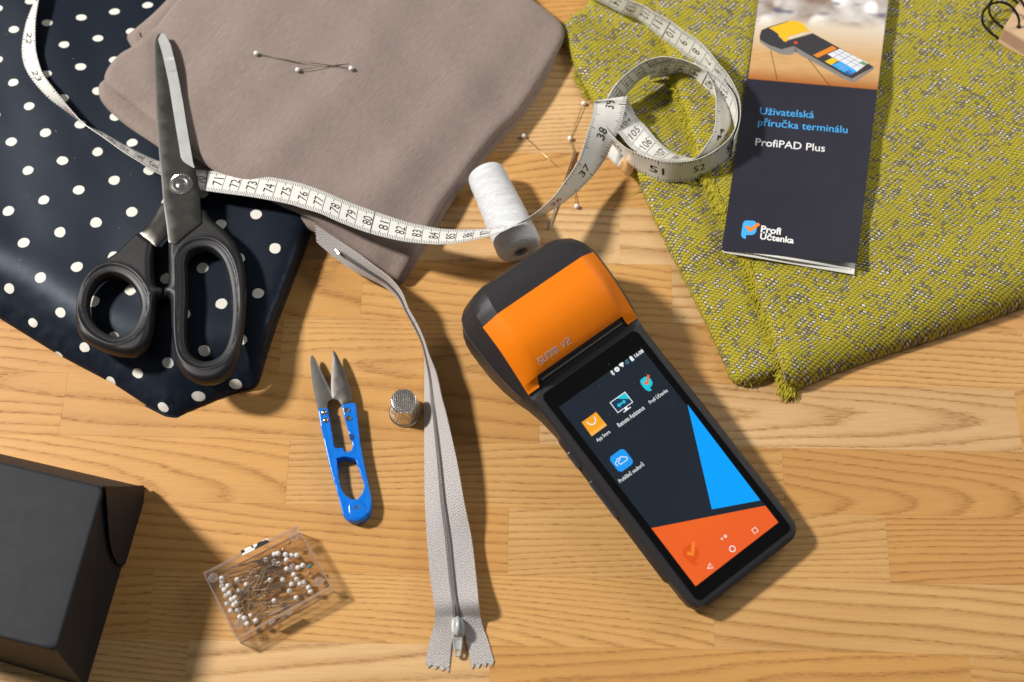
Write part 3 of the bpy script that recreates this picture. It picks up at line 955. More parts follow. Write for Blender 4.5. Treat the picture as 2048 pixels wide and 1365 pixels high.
plate("blade", flat(lower_blade, BZ - .3), [], lambda v, d: BZ - .2 - .05 * (1 - np.clip(d / .1, 0, 1)), lambda v, d: np.full(len(v), BZ - .37), STEEL, sc, spacing=.5, rings=(.1,), auto=30)


def Z1(p, o=(140, 420), k=3.792): return [(o[0] + x / k, o[1] + y / k) for x, y in p]


r_out = Z1([(1030, 15), (1080, 85), (1180, 168), (1260, 260), (1310, 380), (1335, 520), (1338, 700), (1322, 900), (1290, 1090), (1240, 1215), (1160, 1295), (1060, 1325), (950, 1310), (860, 1250), (805, 1150), (783, 1000), (772, 850), (765, 700), (752, 672), (722, 670), (716, 640), (722, 606), (748, 590), (752, 500), (752, 250), (785, 180), (850, 112), (935, 50)])
r_hole = Z1([(884, 400), (905, 345), (950, 312), (1020, 300), (1085, 318), (1150, 385), (1195, 500), (1220, 650), (1224, 800), (1208, 950), (1168, 1065), (1100, 1128), (1005, 1145), (925, 1100), (888, 1020), (880, 850), (890, 650), (886, 500)])
l_out = Z1([(525, 192), (440, 262), (350, 348), (220, 430), (130, 520), (72, 640), (50, 780), (56, 900), (92, 980), (180, 1040), (330, 1100), (470, 1116), (560, 1080), (612, 1000), (638, 880), (655, 720), (676, 675), (716, 668), (720, 640), (716, 608), (668, 594), (642, 550), (635, 400), (648, 280), (600, 232)])
l_hole = Z1([(142, 690), (160, 620), (210, 545), (280, 503), (350, 500), (430, 535), (495, 605), (532, 690), (535, 770), (500, 860), (440, 930), (360, 960), (290, 940), (215, 890), (165, 820), (142, 755)])
HZ = 2.78
for out, hole, wd in ((r_out, r_hole, .5), (l_out, l_hole, .45)):
    ho = np.array(PX(hole, HZ + .3)); hs = catmull(ho, 5, True)
    oo = np.array(PX(out, HZ)); os_ = catmull(oo, 5, True)

    def top(v, d, hs=hs, os_=os_):
        dh = dist(v, hs); do = dist(v, os_)
        z = HZ + .62 * quarter(do, .38)
        z = z - .50 * (1 - quarter(dh, .62)) + .0
        z += .07 * np.exp(-((dh - .13) / .07) ** 2) + .05 * np.exp(-((dh - .63) / .08) ** 2) - .05 * np.exp(-((dh - .45) / .08) ** 2)
        return z

    def bot(v, d, hs=hs, os_=os_):
        return HZ - .6 * quarter(np.minimum(dist(v, hs), dist(v, os_)), .4)
    plate("handle", os_, [hs], top, bot, HANDLE, sc, spacing=.14, rings=(.03, .08, .13, .18, .25, .33, .41, .48, .55, .62, .69, .78), edge_ds=.1, auto=None)
pv = P(362, 369, BZ)
mb = MB()
mb.lathe([(.0, .11), (.17, .105), (.22, .09), (.26, .05), (.34, .05), (.40, .08), (.5, .07), (.66, .03), (.72, .03), (.74, -.04)], pv, (0, 0, 1), 40)
for i in range(44):
    a = 2 * math.pi * i / 44
    c = pv + np.array([math.cos(a) * .68, math.sin(a) * .68, .03])
    mb.tube([c - np.array([math.cos(a), math.sin(a), 0]) * .06, c + np.array([math.cos(a), math.sin(a), 0]) * .05], .022, 5)
mb.build("pivot_screw", BRIGHT, sc, auto=50)

# ================================================================== THREAD SNIPS
BLUE = plain("blue_enamel", hexc("0b72d6"), .22, spec=.5, var=.04)
SNIPB = plain("snip_steel", hexc("66625e"), .52, metal=1.0, var=.18, scale=5)
sn = thing("thread_snips", (-10, -6, 0), "small thread snips with blue metal body and two open steel blades", "thread snips")


def Z2(p): return [(560 + x / 3.4125, 660 + y / 3.4125) for x, y in p]


SH = .62
lb = flat(Z2([(207, 225), (209, 190), (216, 171), (228, 178), (242, 200), (300, 320), (372, 462), (350, 476), (330, 488), (325, 500), (323, 535), (258, 548), (240, 470), (224, 390), (213, 300)]), SH)
plate("blade", lb, [], lambda v, d: SH + .02 * np.clip(d / .2, 0, 1), lambda v, d: np.full(len(v), SH - .10), SNIPB, sn, spacing=.3, rings=(.05,), auto=30)
lbv = flat(Z2([(214, 176), (226, 178), (242, 200), (300, 320), (372, 462), (358, 470), (335, 430), (280, 310), (232, 210)]), SH)
plate("cutting_bevel", lbv, [], lambda v, d: np.full(len(v), SH + .035), lambda v, d: np.full(len(v), SH - .03), plain("snip_edge", hexc("8f8b85"), .36, metal=1.0), sn, spacing=.3, rings=(), auto=30)
rbd = flat(Z2([(358, 155), (364, 140), (374, 146), (392, 175), (425, 245), (462, 345), (482, 420), (492, 497), (422, 515), (412, 500), (402, 482), (382, 474), (356, 470), (350, 440), (347, 380), (350, 280)]), SH + .1)
plate("blade", rbd, [], lambda v, d: SH + .12 - .06 * (1 - np.clip(d / .15, 0, 1)), lambda v, d: np.full(len(v), SH - .03), SNIPB, sn, spacing=.3, rings=(.05, .15), auto=30)
s_out = Z2([(258, 542), (325, 530), (332, 580), (345, 645), (358, 725), (368, 790), (375, 806), (432, 806), (440, 830), (452, 838), (482, 830), (497, 800), (490, 765), (470, 710), (450, 640), (432, 570), (420, 512), (490, 498), (517, 500), (524, 560), (538, 680), (548, 770), (570, 890), (598, 1020), (622, 1140), (626, 1190), (614, 1250), (580, 1290), (520, 1308), (470, 1298), (430, 1265), (416, 1215), (390, 1110), (352, 985), (325, 870), (300, 760), (276, 650)])
s_hole = Z2([(388, 880), (430, 868), (448, 868), (470, 872), (512, 880), (530, 930), (550, 990), (572, 1040), (574, 1080), (560, 1120), (518, 1166), (480, 1152), (440, 1120), (415, 1075), (400, 1010), (394, 940)])
so, sh = np.array(PX(s_out, .72)), np.array(PX(s_hole, .72))
plate("body", so, [sh], lambda v, d: .70 + .05 * quarter(d, .08) - .02 * np.clip((d - .08) / .1, 0, 1), lambda v, d: np.full(len(v), .06) + .25 * np.clip((d - .05) / .1, 0, 1), BLUE, sn, spacing=.25, rings=(.03, .08, .18), edge_ds=.1, auto=40)
cap = Z2([(470, 1185), (500, 1160), (530, 1160), (565, 1185), (600, 1230), (600, 1255), (560, 1285), (510, 1290), (475, 1265), (466, 1225)])
plate("spring_cap", catmull(np.array(PX(cap, .8)), 4, True), [], lambda v, d: .77 + .04 * quarter(d, .1), lambda v, d: np.full(len(v), .6), BLUE, sn, spacing=.2, rings=(.04, .1), edge_ds=.1, auto=50)
mb = MB()
for (x, y) in ((300, 565), (311, 618)):
    q = P(*Z2([(x, y)])[0], .75)
    mb = MB(); mb.lathe([(.0, .1), (.1, .09), (.16, .05), (.19, -.02)], q, (0, 0, 1), 20); mb.build("rivet", BRIGHT, sn)
for (x, y) in ((456, 547), (468, 602), (525, 1212)):
    q = P(*Z2([(x, y)])[0], .78)
    mb = MB(); mb.lathe([(.0, -.03), (.06, -.03), (.08, .06), (.13, .06), (.17, .0), (.19, -.03)], q, (0, 0, 1), 20); mb.build("rivet", BRIGHT, sn)
nt_ = Z2([(470, 712), (502, 712), (504, 735), (496, 758), (478, 752)])
plate("notch", np.array(PX(nt_, .76)), [], lambda v, d: np.full(len(v), .762), lambda v, d: np.full(len(v), .70), plain("deep_blue", hexc("0a3a78"), .4, var=0), sn, spacing=.2, rings=(), auto=30)
nb = Z2([(440, 838), (470, 832), (500, 815), (510, 850), (514, 882), (470, 874), (446, 872)])
plate("stop_lug", np.array(PX(nb, .55)), [], lambda v, d: np.full(len(v), .55), lambda v, d: np.full(len(v), .15), BLUE, sn, spacing=.3, rings=(), auto=30)

# ================================================================== THIMBLE
th = thing("thimble", P(811, 824, 0), "small silver metal thimble with dimpled top standing on the wood", "thimble")


def thimble_metal():
    k = NT("dimpled_metal")
    co = k.n('ShaderNodeTexCoord').outputs['Object']
    v = k.n('ShaderNodeTexVoronoi', {'Vector': co, 'Scale': 8.5, 'Randomness': .25}).outputs['Distance']
    k.pr(Base_Color=hexc("d8d3ca"), Metallic=1.0, Roughness=.3)
    k.bump(k.mr(v, .05, .45), 1.0, .10)
    return k.mat


bq = P(811, 824, 0)
mb = MB(); mb.lathe([(.93, .17), (.90, .4), (.84, 1.0), (.78, 1.62), (.74, 1.76), (.66, 1.8), (.3, 1.76), (0, 1.75)], bq, (0, 0, 1), 56)
mb.build("cap", thimble_metal(), th, auto=60)
mb = MB(); mb.lathe([(.88, .0), (.97, .01), (1.0, .07), (.97, .14), (.92, .17), (.86, .16)], bq, (0, 0, 1), 56); mb.build("rim", BRIGHT, th)

# ================================================================== THREAD SPOOL
sp = thing("thread_spool", (0.5, 7, 0), "spool of white sewing thread lying on its side beside the taupe fabric", "spool")


def thread_material():
    k = NT("white_thread")
    uvn = k.n('ShaderNodeTexCoord').outputs['UV']
    s = k.n('ShaderNodeSeparateXYZ', {0: uvn})
    wob = k.noise(k.vm('MULTIPLY', uvn, (2.0, 1.2, 1)), 1.0, 2)
    u = k.m('ADD', s.outputs[0], k.m('MULTIPLY', wob, .5))
    str_ = k.m('SINE', k.m('MULTIPLY', k.m('ADD', u, k.m('MULTIPLY', s.outputs[1], .22)), 95.0))
    bands = k.noise(k.vm('MULTIPLY', k.n('ShaderNodeCombineXYZ', {0: k.m('ADD', u, k.m('MULTIPLY', s.outputs[1], .10)), 1: 0.0}).outputs[0], (5.0, 1, 1)), 1.0, 4, .7)
    gaps = k.mr(bands, .30, .40, 1.0, 0.0)
    k.pr(Base_Color=k.mix(k.m("MULTIPLY", gaps, .16), k.mix(bands, hexc("d2d3d5"), hexc("e6e7e8")), hexc("a9abae")), Roughness=.6, Specular_IOR_Level=.3, Sheen_Weight=.1)
    k.bump(k.m('ADD', k.m('MULTIPLY', str_, .35), k.m('MULTIPLY', bands, 1.6)), .7, .035)
    return k.mat


a_far, a_near = P(969, 343, 1.28), P(1042, 503, 1.42)
ax = a_near - a_far; Lx = np.linalg.norm(ax); ax /= Lx
prof = [(.45, .02), (.8, .0), (1.05, .10), (1.18, .32), (1.22, .7), (1.25, 1.6), (1.29, 2.6), (1.33, 3.4), (1.37, 4.2), (1.40, Lx - .75), (1.39, Lx - .4), (1.30, Lx - .14), (1.10, Lx - .02), (.8, Lx + .02), (.5, Lx + .0)]
n = 56; V, F, uv = [], [], []
e1 = np.cross(ax, [0, 0, 1.0]); e1 /= np.linalg.norm(e1); e2 = np.cross(ax, e1)
pr = catmull(np.array(prof), 4)
for (r, h) in pr:
    for j in range(n + 1):
        t = 2 * math.pi * j / n
        wv = 1 + .006 * math.sin(h * 9 + math.sin(t) * 2)
        V.append(a_far + ax * h + r * wv * (e1 * math.cos(t) + e2 * math.sin(t))); uv.append((h, j / n * 8 if j < n else 8))
for i in range(len(pr) - 1):
    for j in range(n):
        a = i * (n + 1) + j
        F.append((a, a + n + 1, a + n + 2, a + 1))
mesh("thread_winding", V, F, thread_material(), sp, True, 80, uv=uv)
mb = MB(); mb.lathe([(.50, -.06), (.50, Lx + .03), (.40, Lx + .05), (.38, Lx - .1), (.38, Lx - 2.2), (0, Lx - 2.3)], a_far, ax, 32)
mb.build("core_tube", plain("spool_core", hexc("a39a98"), .6), sp)

# ================================================================== ZIPPER
ZIPF = NT("zipper_tape")
_uv = ZIPF.n('ShaderNodeTexCoord').outputs['UV']
_s = ZIPF.n('ShaderNodeSeparateXYZ', {0: _uv})
_tri = ZIPF.m('ABSOLUTE', ZIPF.m('SUBTRACT', ZIPF.m('FRACT', ZIPF.m('MULTIPLY', _s.outputs[1], 3.0)), .5))
_her = ZIPF.m('SINE', ZIPF.m('MULTIPLY', ZIPF.m('ADD', _s.outputs[0], ZIPF.m('MULTIPLY', _tri, .42)), 36.0))
_nz = ZIPF.noise(ZIPF.vm('MULTIPLY', _uv, (14, 14, 1)), 1.0, 3)
ZIPF.pr(Base_Color=ZIPF.mix(ZIPF.m('ADD', ZIPF.m('MULTIPLY', _her, .30), ZIPF.mr(_nz, .25, .75)), hexc("8f8885"), hexc("d2ccc8")), Roughness=.75, Specular_IOR_Level=.3, Sheen_Weight=.2)
ZIPF.bump(ZIPF.m('ADD', ZIPF.m('MULTIPLY', _her, .7), _nz), .6, .02)
zp = thing("zipper", (-4.5, -10, 0), "pale grey closed zipper with metal slider lying curved across the wood", "zipper")
zst = [(636, 487, 633, 452, 1.3, 1.35), (672, 517, 672, 478, 1.15, 1.45), (705, 540, 714, 506, 1.0, 1.6), (741, 559, 747, 531, .8, 1.8), (769, 574, 780, 556, .65, 2.0), (797, 600, 803, 584, .5, 2.0), (812, 626, 817, 618, .4, 2.0), (829, 658, 834, 648, .35, 2.0),
       (843, 686, 848, 680, .3, 2.0), (849, 715, 858, 710, .25, 2.0), (849.5, 754, 873, 748, .25, 2.05), (849, 800, 884, 796, .25, 2.1), (849, 836, 894, 833, .3, 2.15), (849, 924, 914, 922, .4, 2.3), (850, 1004, 928, 1002, .5, 2.4),
       (854, 1079, 943, 1077, .75, 2.5), (860, 1153, 952, 1151, .9, 2.5), (868, 1205, 957, 1203, .85, 2.5), (870.5, 1236, 961, 1236, .4, 2.5)]
zs = [(lx, ly, rx, ry, h, 0, w) for lx, ly, rx, ry, h, w in zst]
zr = Ribbon(zs, 12)
ZL, ZR = zr.U, zr.L
ZC = ZL * .52 + ZR * .48
zlen = np.r_[0, np.cumsum(np.linalg.norm(np.diff(ZC, axis=0), axis=1))]


def strip(name, A, B, s0, parent, mat, cols=5, sag=0.0, thick=.05, zig=(True, True), vflip=False):
    k = len(A); V, F, uv = [], [], []
    t = np.gradient((A + B) / 2, axis=0); t /= np.linalg.norm(t, axis=1)[:, None]
    w = B - A; N = np.cross(w, t); N /= np.linalg.norm(N, axis=1)[:, None]
    N *= np.where(N[:, 2:3] < 0, -1, 1)
    ss = np.r_[0, np.cumsum(np.linalg.norm(np.diff((A + B) / 2, axis=0), axis=1))] + s0
    for side in (1, -1):
        for i in range(k):
            for j in range(cols + 1):
                f = j / cols
                p = A[i] + (B[i] - A[i]) * f + N[i] * (thick / 2 * side)
                if (i == 0 and zig[0]) or (i == k - 1 and zig[1]):
                    p = p + t[i] * (.14 if j % 2 else -.10) * (1 if i else -1)
                V.append(p); uv.append((ss[i], (1 - f) if vflip else f))
    n = cols + 1; B0 = k * n
    for i in range(k - 1):
        for j in range(cols):
            a = i * n + j
            F += [(a, a + 1, a + n + 1, a + n), (B0 + a + n, B0 + a + n + 1, B0 + a + 1, B0 + a)]
        for a in (i * n, i * n + cols):
            F.append((a, a + n, B0 + a + n, B0 + a))
    for e in (0, (k - 1) * n):
        for j in range(cols):
            F.append((e + j, e + j + 1, B0 + e + j + 1, B0 + e + j))
    return mesh(name, V, F, mat, parent, True, 60, uv=uv)


fl_l = catmull([P(870.5, 1236, .4), P(866, 1258, .14), P(860, 1280, .06), P(850, 1330, .05)], 6)
fl_li = catmull([P(912, 1236, .45), P(908, 1258, .2), P(904, 1280, .08), P(898, 1341, .05)], 6)
fl_r = catmull([P(961, 1236, .4), P(967, 1258, .14), P(976, 1282, .06), P(989, 1327, .05)], 6)
fl_ri = catmull([P(917, 1236, .45), P(925, 1258, .2), P(932, 1280, .08), P(943, 1334, .05)], 6)
strip("fabric_tape", np.vstack([ZL[:-1], fl_l]), np.vstack([ZC[:-1], fl_li]), 0, zp, ZIPF.mat, 7)
strip("fabric_tape", np.vstack([ZR[:-1], fl_r]), np.vstack([ZC[:-1], fl_ri]), 0, zp, ZIPF.mat, 7)
TEETH = plain("coil_nylon", hexc("6f6a69"), .45, var=.1)
N3 = np.cross(ZR - ZL, np.gradient(ZC, axis=0)); N3 /= np.linalg.norm(N3, axis=1)[:, None]; N3 *= np.where(((CAM - ZC) * N3).sum(1)[:, None] < 0, -1, 1)
wv = (ZR - ZL) / np.linalg.norm(ZR - ZL, axis=1)[:, None]
i0 = 16
for side in (-1, 1):
    mb = MB(); dd = zlen[i0]
    while dd < zlen[-1]:
        g = lambda A: np.array([np.interp(dd, zlen, A[:, q]) for q in range(3)])
        c, nn, w = g(ZC), g(N3), g(wv)
        t2 = np.cross(nn, w)
        a = c + nn * .06 + w * side * .025; b = c + nn * .06 + w * side * .14 + t2 * .05
        mb.tube([a, (a + b) / 2 + nn * .05, b], .03, 5)
        dd += .105
    for off in (.17,):
        path = []
        for d2 in np.arange(zlen[i0], zlen[-1], .12):
            path.append(np.array([np.interp(d2, zlen, (ZC + N3 * .03 + wv * side * off)[:, q]) for q in range(3)]))
        mb.tube(path, .018, 5)
    o = mb.build("coil_teeth", TEETH, zp); props(o, kind="stuff")
# slider, pull tab and end stop
ZM = plain("grey_metal", hexc("b2b3b1"), .38, metal=.05, var=.04)


def Z4(p, h): return [P(780 + x / 3.37, 960 + y / 3.37, h) for x, y in p]


sl = np.array(Z4([(415, 935), (435, 925), (470, 922), (490, 940), (503, 980), (500, 1030), (488, 1050), (430, 1050), (412, 1030), (410, 975)], .72))
plate("slider", sl, [], lambda v, d: .62 + .14 * quarter(d, .15), lambda v, d: np.full(len(v), .3), ZM, zp, spacing=.2, rings=(.04, .1, .15), edge_ds=.08, auto=50)
br = [Z4([(455, 930)], .74)[0], Z4([(456, 950)], .95)[0], Z4([(457, 985)], 1.0)[0], Z4([(457, 1020)], .92)[0], Z4([(457, 1040)], .74)[0]]
mb = MB(); mb.tube(catmull(br, 4), .1, 8); mb.build("slider_bridge", ZM, zp)
pt = np.array(Z4([(430, 1000), (442, 990), (470, 990), (487, 1000), (492, 1040), (488, 1110), (478, 1180), (468, 1187), (442, 1187), (433, 1178), (420, 1080), (418, 1035)], .62))
ph1 = np.array(Z4([(440, 1012), (470, 1012), (474, 1055), (470, 1062), (440, 1062), (436, 1050)], .62))
ph2 = np.array(Z4([(444, 1142), (468, 1142), (464, 1172), (448, 1172)], .62))
pz = lambda v: .34 + .42 * np.clip((v[:, 1] - P(915, 1312)[1]) / 1.7, 0, 1)
plate("pull_tab", pt, [ph1, ph2], lambda v, d: pz(v) + .05 * quarter(d, .05) - .035 * np.clip((d - .06) / .03, 0, 1), lambda v, d: pz(v) - .07, ZM, zp, spacing=.15, rings=(.03, .06, .09), edge_ds=.08, auto=50)
q0 = P(676, 505, 1.9); q1 = P(682, 511, 1.85)
mb = MB(); mb.tube([q0 + np.array([-.12, .16, .0]), q0 + np.array([.1, -.12, .03])], .1, 8); mb.build("end_stop", BRIGHT, zp)

# ================================================================== PINS
PINH = plain("pin_head_white", hexc("efeeea"), .25, spec=.5, var=.02)
SHAFT = plain("pin_shaft", hexc("5c554f"), .4, metal=1.0, var=.05)
GOLD = plain("brass_shaft", hexc("c9b48a"), .28, metal=1.0, var=.05)
AMBER = plain("amber_glass", hexc("b98a4c"), .08, spec=.8, var=.05)
TEAL = plain("teal_glass", hexc("3f8f96"), .08, spec=.8, var=.05)


def head_mesh(mat, nm_):
    b = bmesh.new(); bmesh.ops.create_uvsphere(b, u_segments=16, v_segments=10, radius=.152)
    me = bpy.data.meshes.new(nm_); b.to_mesh(me); b.free(); me.materials.append(mat)
    me.polygons.foreach_set("use_smooth", [True] * len(me.polygons)); return me


def shaft_mesh(mat, r=.024, L=3.35):
    m = MB(); m.tube([(0, 0, 0), (L * .8, 0, 0), (L, 0, 0)], [r, r, .004], 8)
    me = bpy.data.meshes.new("shaft"); me.from_pydata(m.v, [], m.f); me.materials.append(mat)
    me.polygons.foreach_set("use_smooth", [True] * len(me.polygons)); return me


HM, SM, SG = head_mesh(PINH, "pin_head"), shaft_mesh(SHAFT), shaft_mesh(GOLD)
SB = shaft_mesh(plain("boxed_shaft", hexc("a0968c"), .35, metal=.8), r=.02)
HA, HT = head_mesh(AMBER, "pin_head"), head_mesh(TEAL, "pin_head")
_proto = {}


def pin(head, tip, label, group=None, hm=HM, sm=SM, L=3.35):
    head, tip = np.asarray(head, float), np.asarray(tip, float)
    d = Vector(tip - head); d.normalize()
    e = bpy.data.objects.new("pin", None); COL.objects.link(e); e.location = head; e.empty_display_size = .3
    e.rotation_euler = d.to_track_quat('X', 'Z').to_euler()
    props(e, label, "pin", group)
    key = (hm.name, sm.name)
    if key not in _proto:
        hd = bpy.data.objects.new("pin_head", hm); sh_ = bpy.data.objects.new("shaft", sm)
        _proto[key] = (hd, sh_)
    else:
        hd, sh_ = (q.copy() for q in _proto[key])
    for q in (hd, sh_):
        COL.objects.link(q); q.parent = e
    sh_.scale = (L / 3.35, 1, 1)
    return e


def tz(px, py, h0=2.9):
    z = h0
    for _ in range(3):
        q = P(px, py, z); z = float(taupe_z(np.array([q[:2]]))[0])
    return z


for (h, t, lab) in (((512, 107), (625, 132), "white headed pin alone at the left of three on the taupe fabric"), ((595, 140), (706, 127), "white headed pin in the middle of three on the taupe fabric"), ((702, 137), (592, 122), "white headed pin at the right of three on the taupe fabric")):
    zh, zt_ = tz(*h), tz(*t)
    pin(P(*h, zh + .17), P(*t, zt_ + (.04 if h[0] < 600 else .12)), lab, "pins on the taupe fabric")
for (h, t, lab, L) in (((1047, 272), (1125, 343), "white headed pin on wood nearest the taupe fabric corner", 3.3), ((1167, 207), (1131, 303), "white headed pin on wood close to the olive fabric edge", 3.3),
                       ((1140, 277), (1163, 370), "white headed pin on wood between two others beside the tape", 3.1), ((1153, 413), (1139, 318), "white headed pin whose shaft runs under the tape measure", 3.1)):
    pin(P(*h, .17), P(*t, .04), lab, "loose pins on the wood", sm=SG, L=L)
nd = thing("sewing_needle", P(1097, 460, 0), "long thick steel needle lying on the wood partly under the tape", "needle")
mb = MB(); mb.tube([P(1152, 302, .12), P(1149, 308, .14), P(1120, 392, .10), P(1100, 452, .07), P(1096.5, 461, .05)], [.05, .075, .075, .07, .02], 10)
mb.build("shaft", plain("needle_steel", hexc("d8cdbc"), .22, metal=1.0), nd)
mb = MB(); mb.tube([P(1149.5, 304, .215), P(1147, 311, .215)], [.012, .02], 6); mb.build("eye", INK, nd)

# ================================================================== PIN BOX
pb = thing("pin_box", (-15, -15, 0), "clear plastic box full of white headed pins beside the black box", "pin box")


def Z5(x, y, h): return P(390 + x / 5.459, 1040 + y / 5.459, h)


BH = 1.25


def clear(name, tint, gloss=.12, frost=.03, rough=.06):
    k = NT(name); t = k.t; t.nodes.remove(k.b)
    tr = k.n('ShaderNodeBsdfTransparent', {0: tint})
    gl = k.n('ShaderNodeBsdfGlossy', {'Color': c4(1, 1, 1), 'Roughness': rough})
    df = k.n('ShaderNodeBsdfTranslucent', {0: c4(.9, .88, .88)})
    fr_ = k.n('ShaderNodeFresnel', {0: 1.45})
    m1 = k.n('ShaderNodeMixShader', {0: frost, 1: tr.outputs[0], 2: df.outputs[0]})
    m2 = k.n('ShaderNodeMixShader', {0: k.m('ADD', k.m('MULTIPLY', fr_.outputs[0], .2), gloss * .2), 1: m1.outputs[0], 2: gl.outputs[0]})
    t.links.new(m2.outputs[0], k.out.inputs[0])
    return k.mat


CLEAR = clear("clear_styrene", c4(.985, .975, .97), gloss=.02, frost=.012)
EDGE = clear("styrene_edge", c4(.95, .93, .92), .5, .5, .15)
LID = [Z5(90, 580, BH), Z5(445, 1300, BH), Z5(1490, 725, BH), Z5(1112, 68, BH)]      # counter-clockwise from left
LID = [np.array(q) for q in LID]
cen = sum(LID) / 4


def inset(pts, k): return [q + (cen - q) / np.linalg.norm((cen - q)[:2]) * k * np.array([1, 1, 0]) for q in pts]


def z_(pts, z): return [np.array([q[0], q[1], z]) for q in pts]


mb = MB()
mb.hexa(z_(LID, BH - .07) + z_(LID, BH)); mb.build("lid", CLEAR, pb, smooth=False)
mb = MB(); mb.hexa(z_(inset(LID, .05), .02) + z_(inset(LID, .05), .08)); mb.build("tray_floor", CLEAR, pb, smooth=False)
for i in range(4):
    j = (i + 1) % 4
    a, b = inset(LID, .04)[i], inset(LID, .04)[j]; c, d = inset(LID, .13)[j], inset(LID, .13)[i]
    mb = MB(); mb.hexa(z_([a, b, c, d], .085) + z_([a, b, c, d], BH - .075)); mb.build("side_wall", CLEAR, pb, smooth=False)
mb = MB()
for zz_, ins, r in ((BH - .01, .02, .045), (BH - .32, .02, .03), (.05, .05, .035)):
    q = z_(inset(LID, ins), zz_); mb.tube(q, r, 6, closed=True)
for q in inset(LID, .06):
    mb.tube([(q[0], q[1], .05), (q[0], q[1], BH)], .035, 6)
mb.build("moulded_edge", EDGE, pb)
for (x, y) in ((1080, 178), (1352, 675), (485, 1130), (200, 635)):
    c = Z5(x, y, BH)
    mb = MB(); mb.lathe([(.24, .0), (.27, .05), (.24, .10), (.16, .10), (.12, .03), (0, .02)], c, (0, 0, 1), 24); mb.build("corner_stud", EDGE, pb)
# patterned paper seals on two sides
k = NT("cow_print"); co = k.n('ShaderNodeTexCoord').outputs['Object']
nz = k.noise(co, 3.6, 0); k.pr(Base_Color=k.mix(k.mr(nz, .53, .55), hexc("ecebe6"), hexc("0d0d0d")), Roughness=.4)
for (p0, p1, q0_, q1_) in (((495, 352), (790, 208), (540, 392), (800, 245)), ((800, 1115), (1050, 990), (1045, 940), (880, 1040))):
    pass
mb = MB()
A, B = Z5(500, 350, BH + .02), Z5(795, 212, BH + .02); nrm = (cen - (A + B) / 2); nrm[2] = 0; nrm /= np.linalg.norm(nrm)
mb.hexa([A - nrm * .06 + np.array([0, 0, -.6]), A - nrm * .04 + np.array([0, 0, -.6]), B - nrm * .04 + np.array([0, 0, -.6]), B - nrm * .06 + np.array([0, 0, -.6]), A - nrm * .06, A + nrm * .24, B + nrm * .2, B - nrm * .06])
mb.build("paper_seal", k.mat, pb, smooth=False)
mb = MB()
A, B = Z5(800, 1115, BH), Z5(1055, 978, BH); nrm = (cen - (A + B) / 2); nrm[2] = 0; nrm /= np.linalg.norm(nrm)
o_ = -nrm * .06
mb.hexa([A + o_ + np.array([0, 0, -.75]), B + o_ + np.array([0, 0, -.75]), B + o_ * .7 + np.array([0, 0, -.75]), A + o_ * .7 + np.array([0, 0, -.75]), A + o_ + np.array([0, 0, -.25]), B + o_ + np.array([0, 0, -.25]), B + o_ * .7 + np.array([0, 0, -.25]), A + o_ * .7 + np.array([0, 0, -.25])])
mb.build("paper_seal", k.mat, pb, smooth=False)
R9 = random.Random(9)
ia = inset(LID, .45)


def clampbox(q):
    for i in range(4):
        j = (i + 1) % 4
        e = (ia[j] - ia[i])[:2]; nn = np.array([-e[1], e[0]]); nn /= np.linalg.norm(nn)
        s_ = (q[:2] - ia[i][:2]) @ nn
        if s_ < 0: q = q - np.array([*(nn * s_), 0])
    return q


longd = (LID[3] - LID[0]) / np.linalg.norm(LID[3] - LID[0])
right_heads = [(775, 440), (868, 378), (990, 380), (1052, 390), (1112, 388), (862, 455), (915, 482), (1000, 438), (1062, 498), (1002, 537), (1052, 557), (1125, 523), (1177, 498), (1190, 685), (1240, 740), (1260, 785), (1105, 850), (1030, 778), (865, 885), (957, 655), (1110, 650), (1055, 705), (1145, 700), (905, 368), (820, 660), (1080, 600)]
left_heads = [(292, 640), (292, 675), (295, 725), (320, 765), (360, 722), (478, 775), (338, 830), (375, 800), (437, 850), (338, 925), (455, 905), (425, 930), (380, 1000), (460, 995), (490, 1060), (540, 1075), (605, 1050), (665, 1100), (570, 1135), (460, 655), (560, 705), (400, 870)]
for hs_, sg in ((right_heads, -1), (left_heads, 1)):
    for (x, y) in hs_:
        z = R9.uniform(.3, .95)
        q = clampbox(np.array(Z5(x, y, z)))
        a = math.radians(R9.uniform(-24, 24))
        dd = longd * sg; dd = np.array([dd[0] * math.cos(a) - dd[1] * math.sin(a), dd[0] * math.sin(a) + dd[1] * math.cos(a), 0])
        t = clampbox(q + dd * 3.3); t[2] = min(.95, max(.15, z + R9.uniform(-.3, .3)))
        pin(q, t, "white headed pin with its head at the %s end inside the clear plastic box" % ("right" if sg < 0 else "left"), "pins with heads at the %s end of the clear box" % ("right" if sg < 0 else "left"), sm=SB, L=min(3.35, float(np.linalg.norm(t - q))))
for (x, y, m_, lab, g) in ((1250, 510, HT, "teal glass headed pin at the right end inside the clear box", None), (968, 318, HA, "amber glass headed pin beside the white heads under the upper box edge", "amber headed pins in the clear box"), (1028, 250, HA, "amber glass headed pin nearest the upper right stud of the clear box", "amber headed pins in the clear box"),
                           (1245, 578, HA, "amber glass headed pin just below the teal one in the clear box", "amber headed pins in the clear box"), (1270, 625, HA, "amber glass headed pin lowest at the right end of the clear box", "amber headed pins in the clear box")):
    q = clampbox(np.array(Z5(x, y, .9))); a = math.radians(R9.uniform(-12, 12)); dd = -longd
    dd = np.array([dd[0] * math.cos(a) - dd[1] * math.sin(a), dd[0] * math.sin(a) + dd[1] * math.cos(a), 0])
    e = pin(q, q + dd * 3.3 - np.array([0, 0, .1]), lab, g, hm=m_, sm=SG); e.scale = (1, .72, .72)
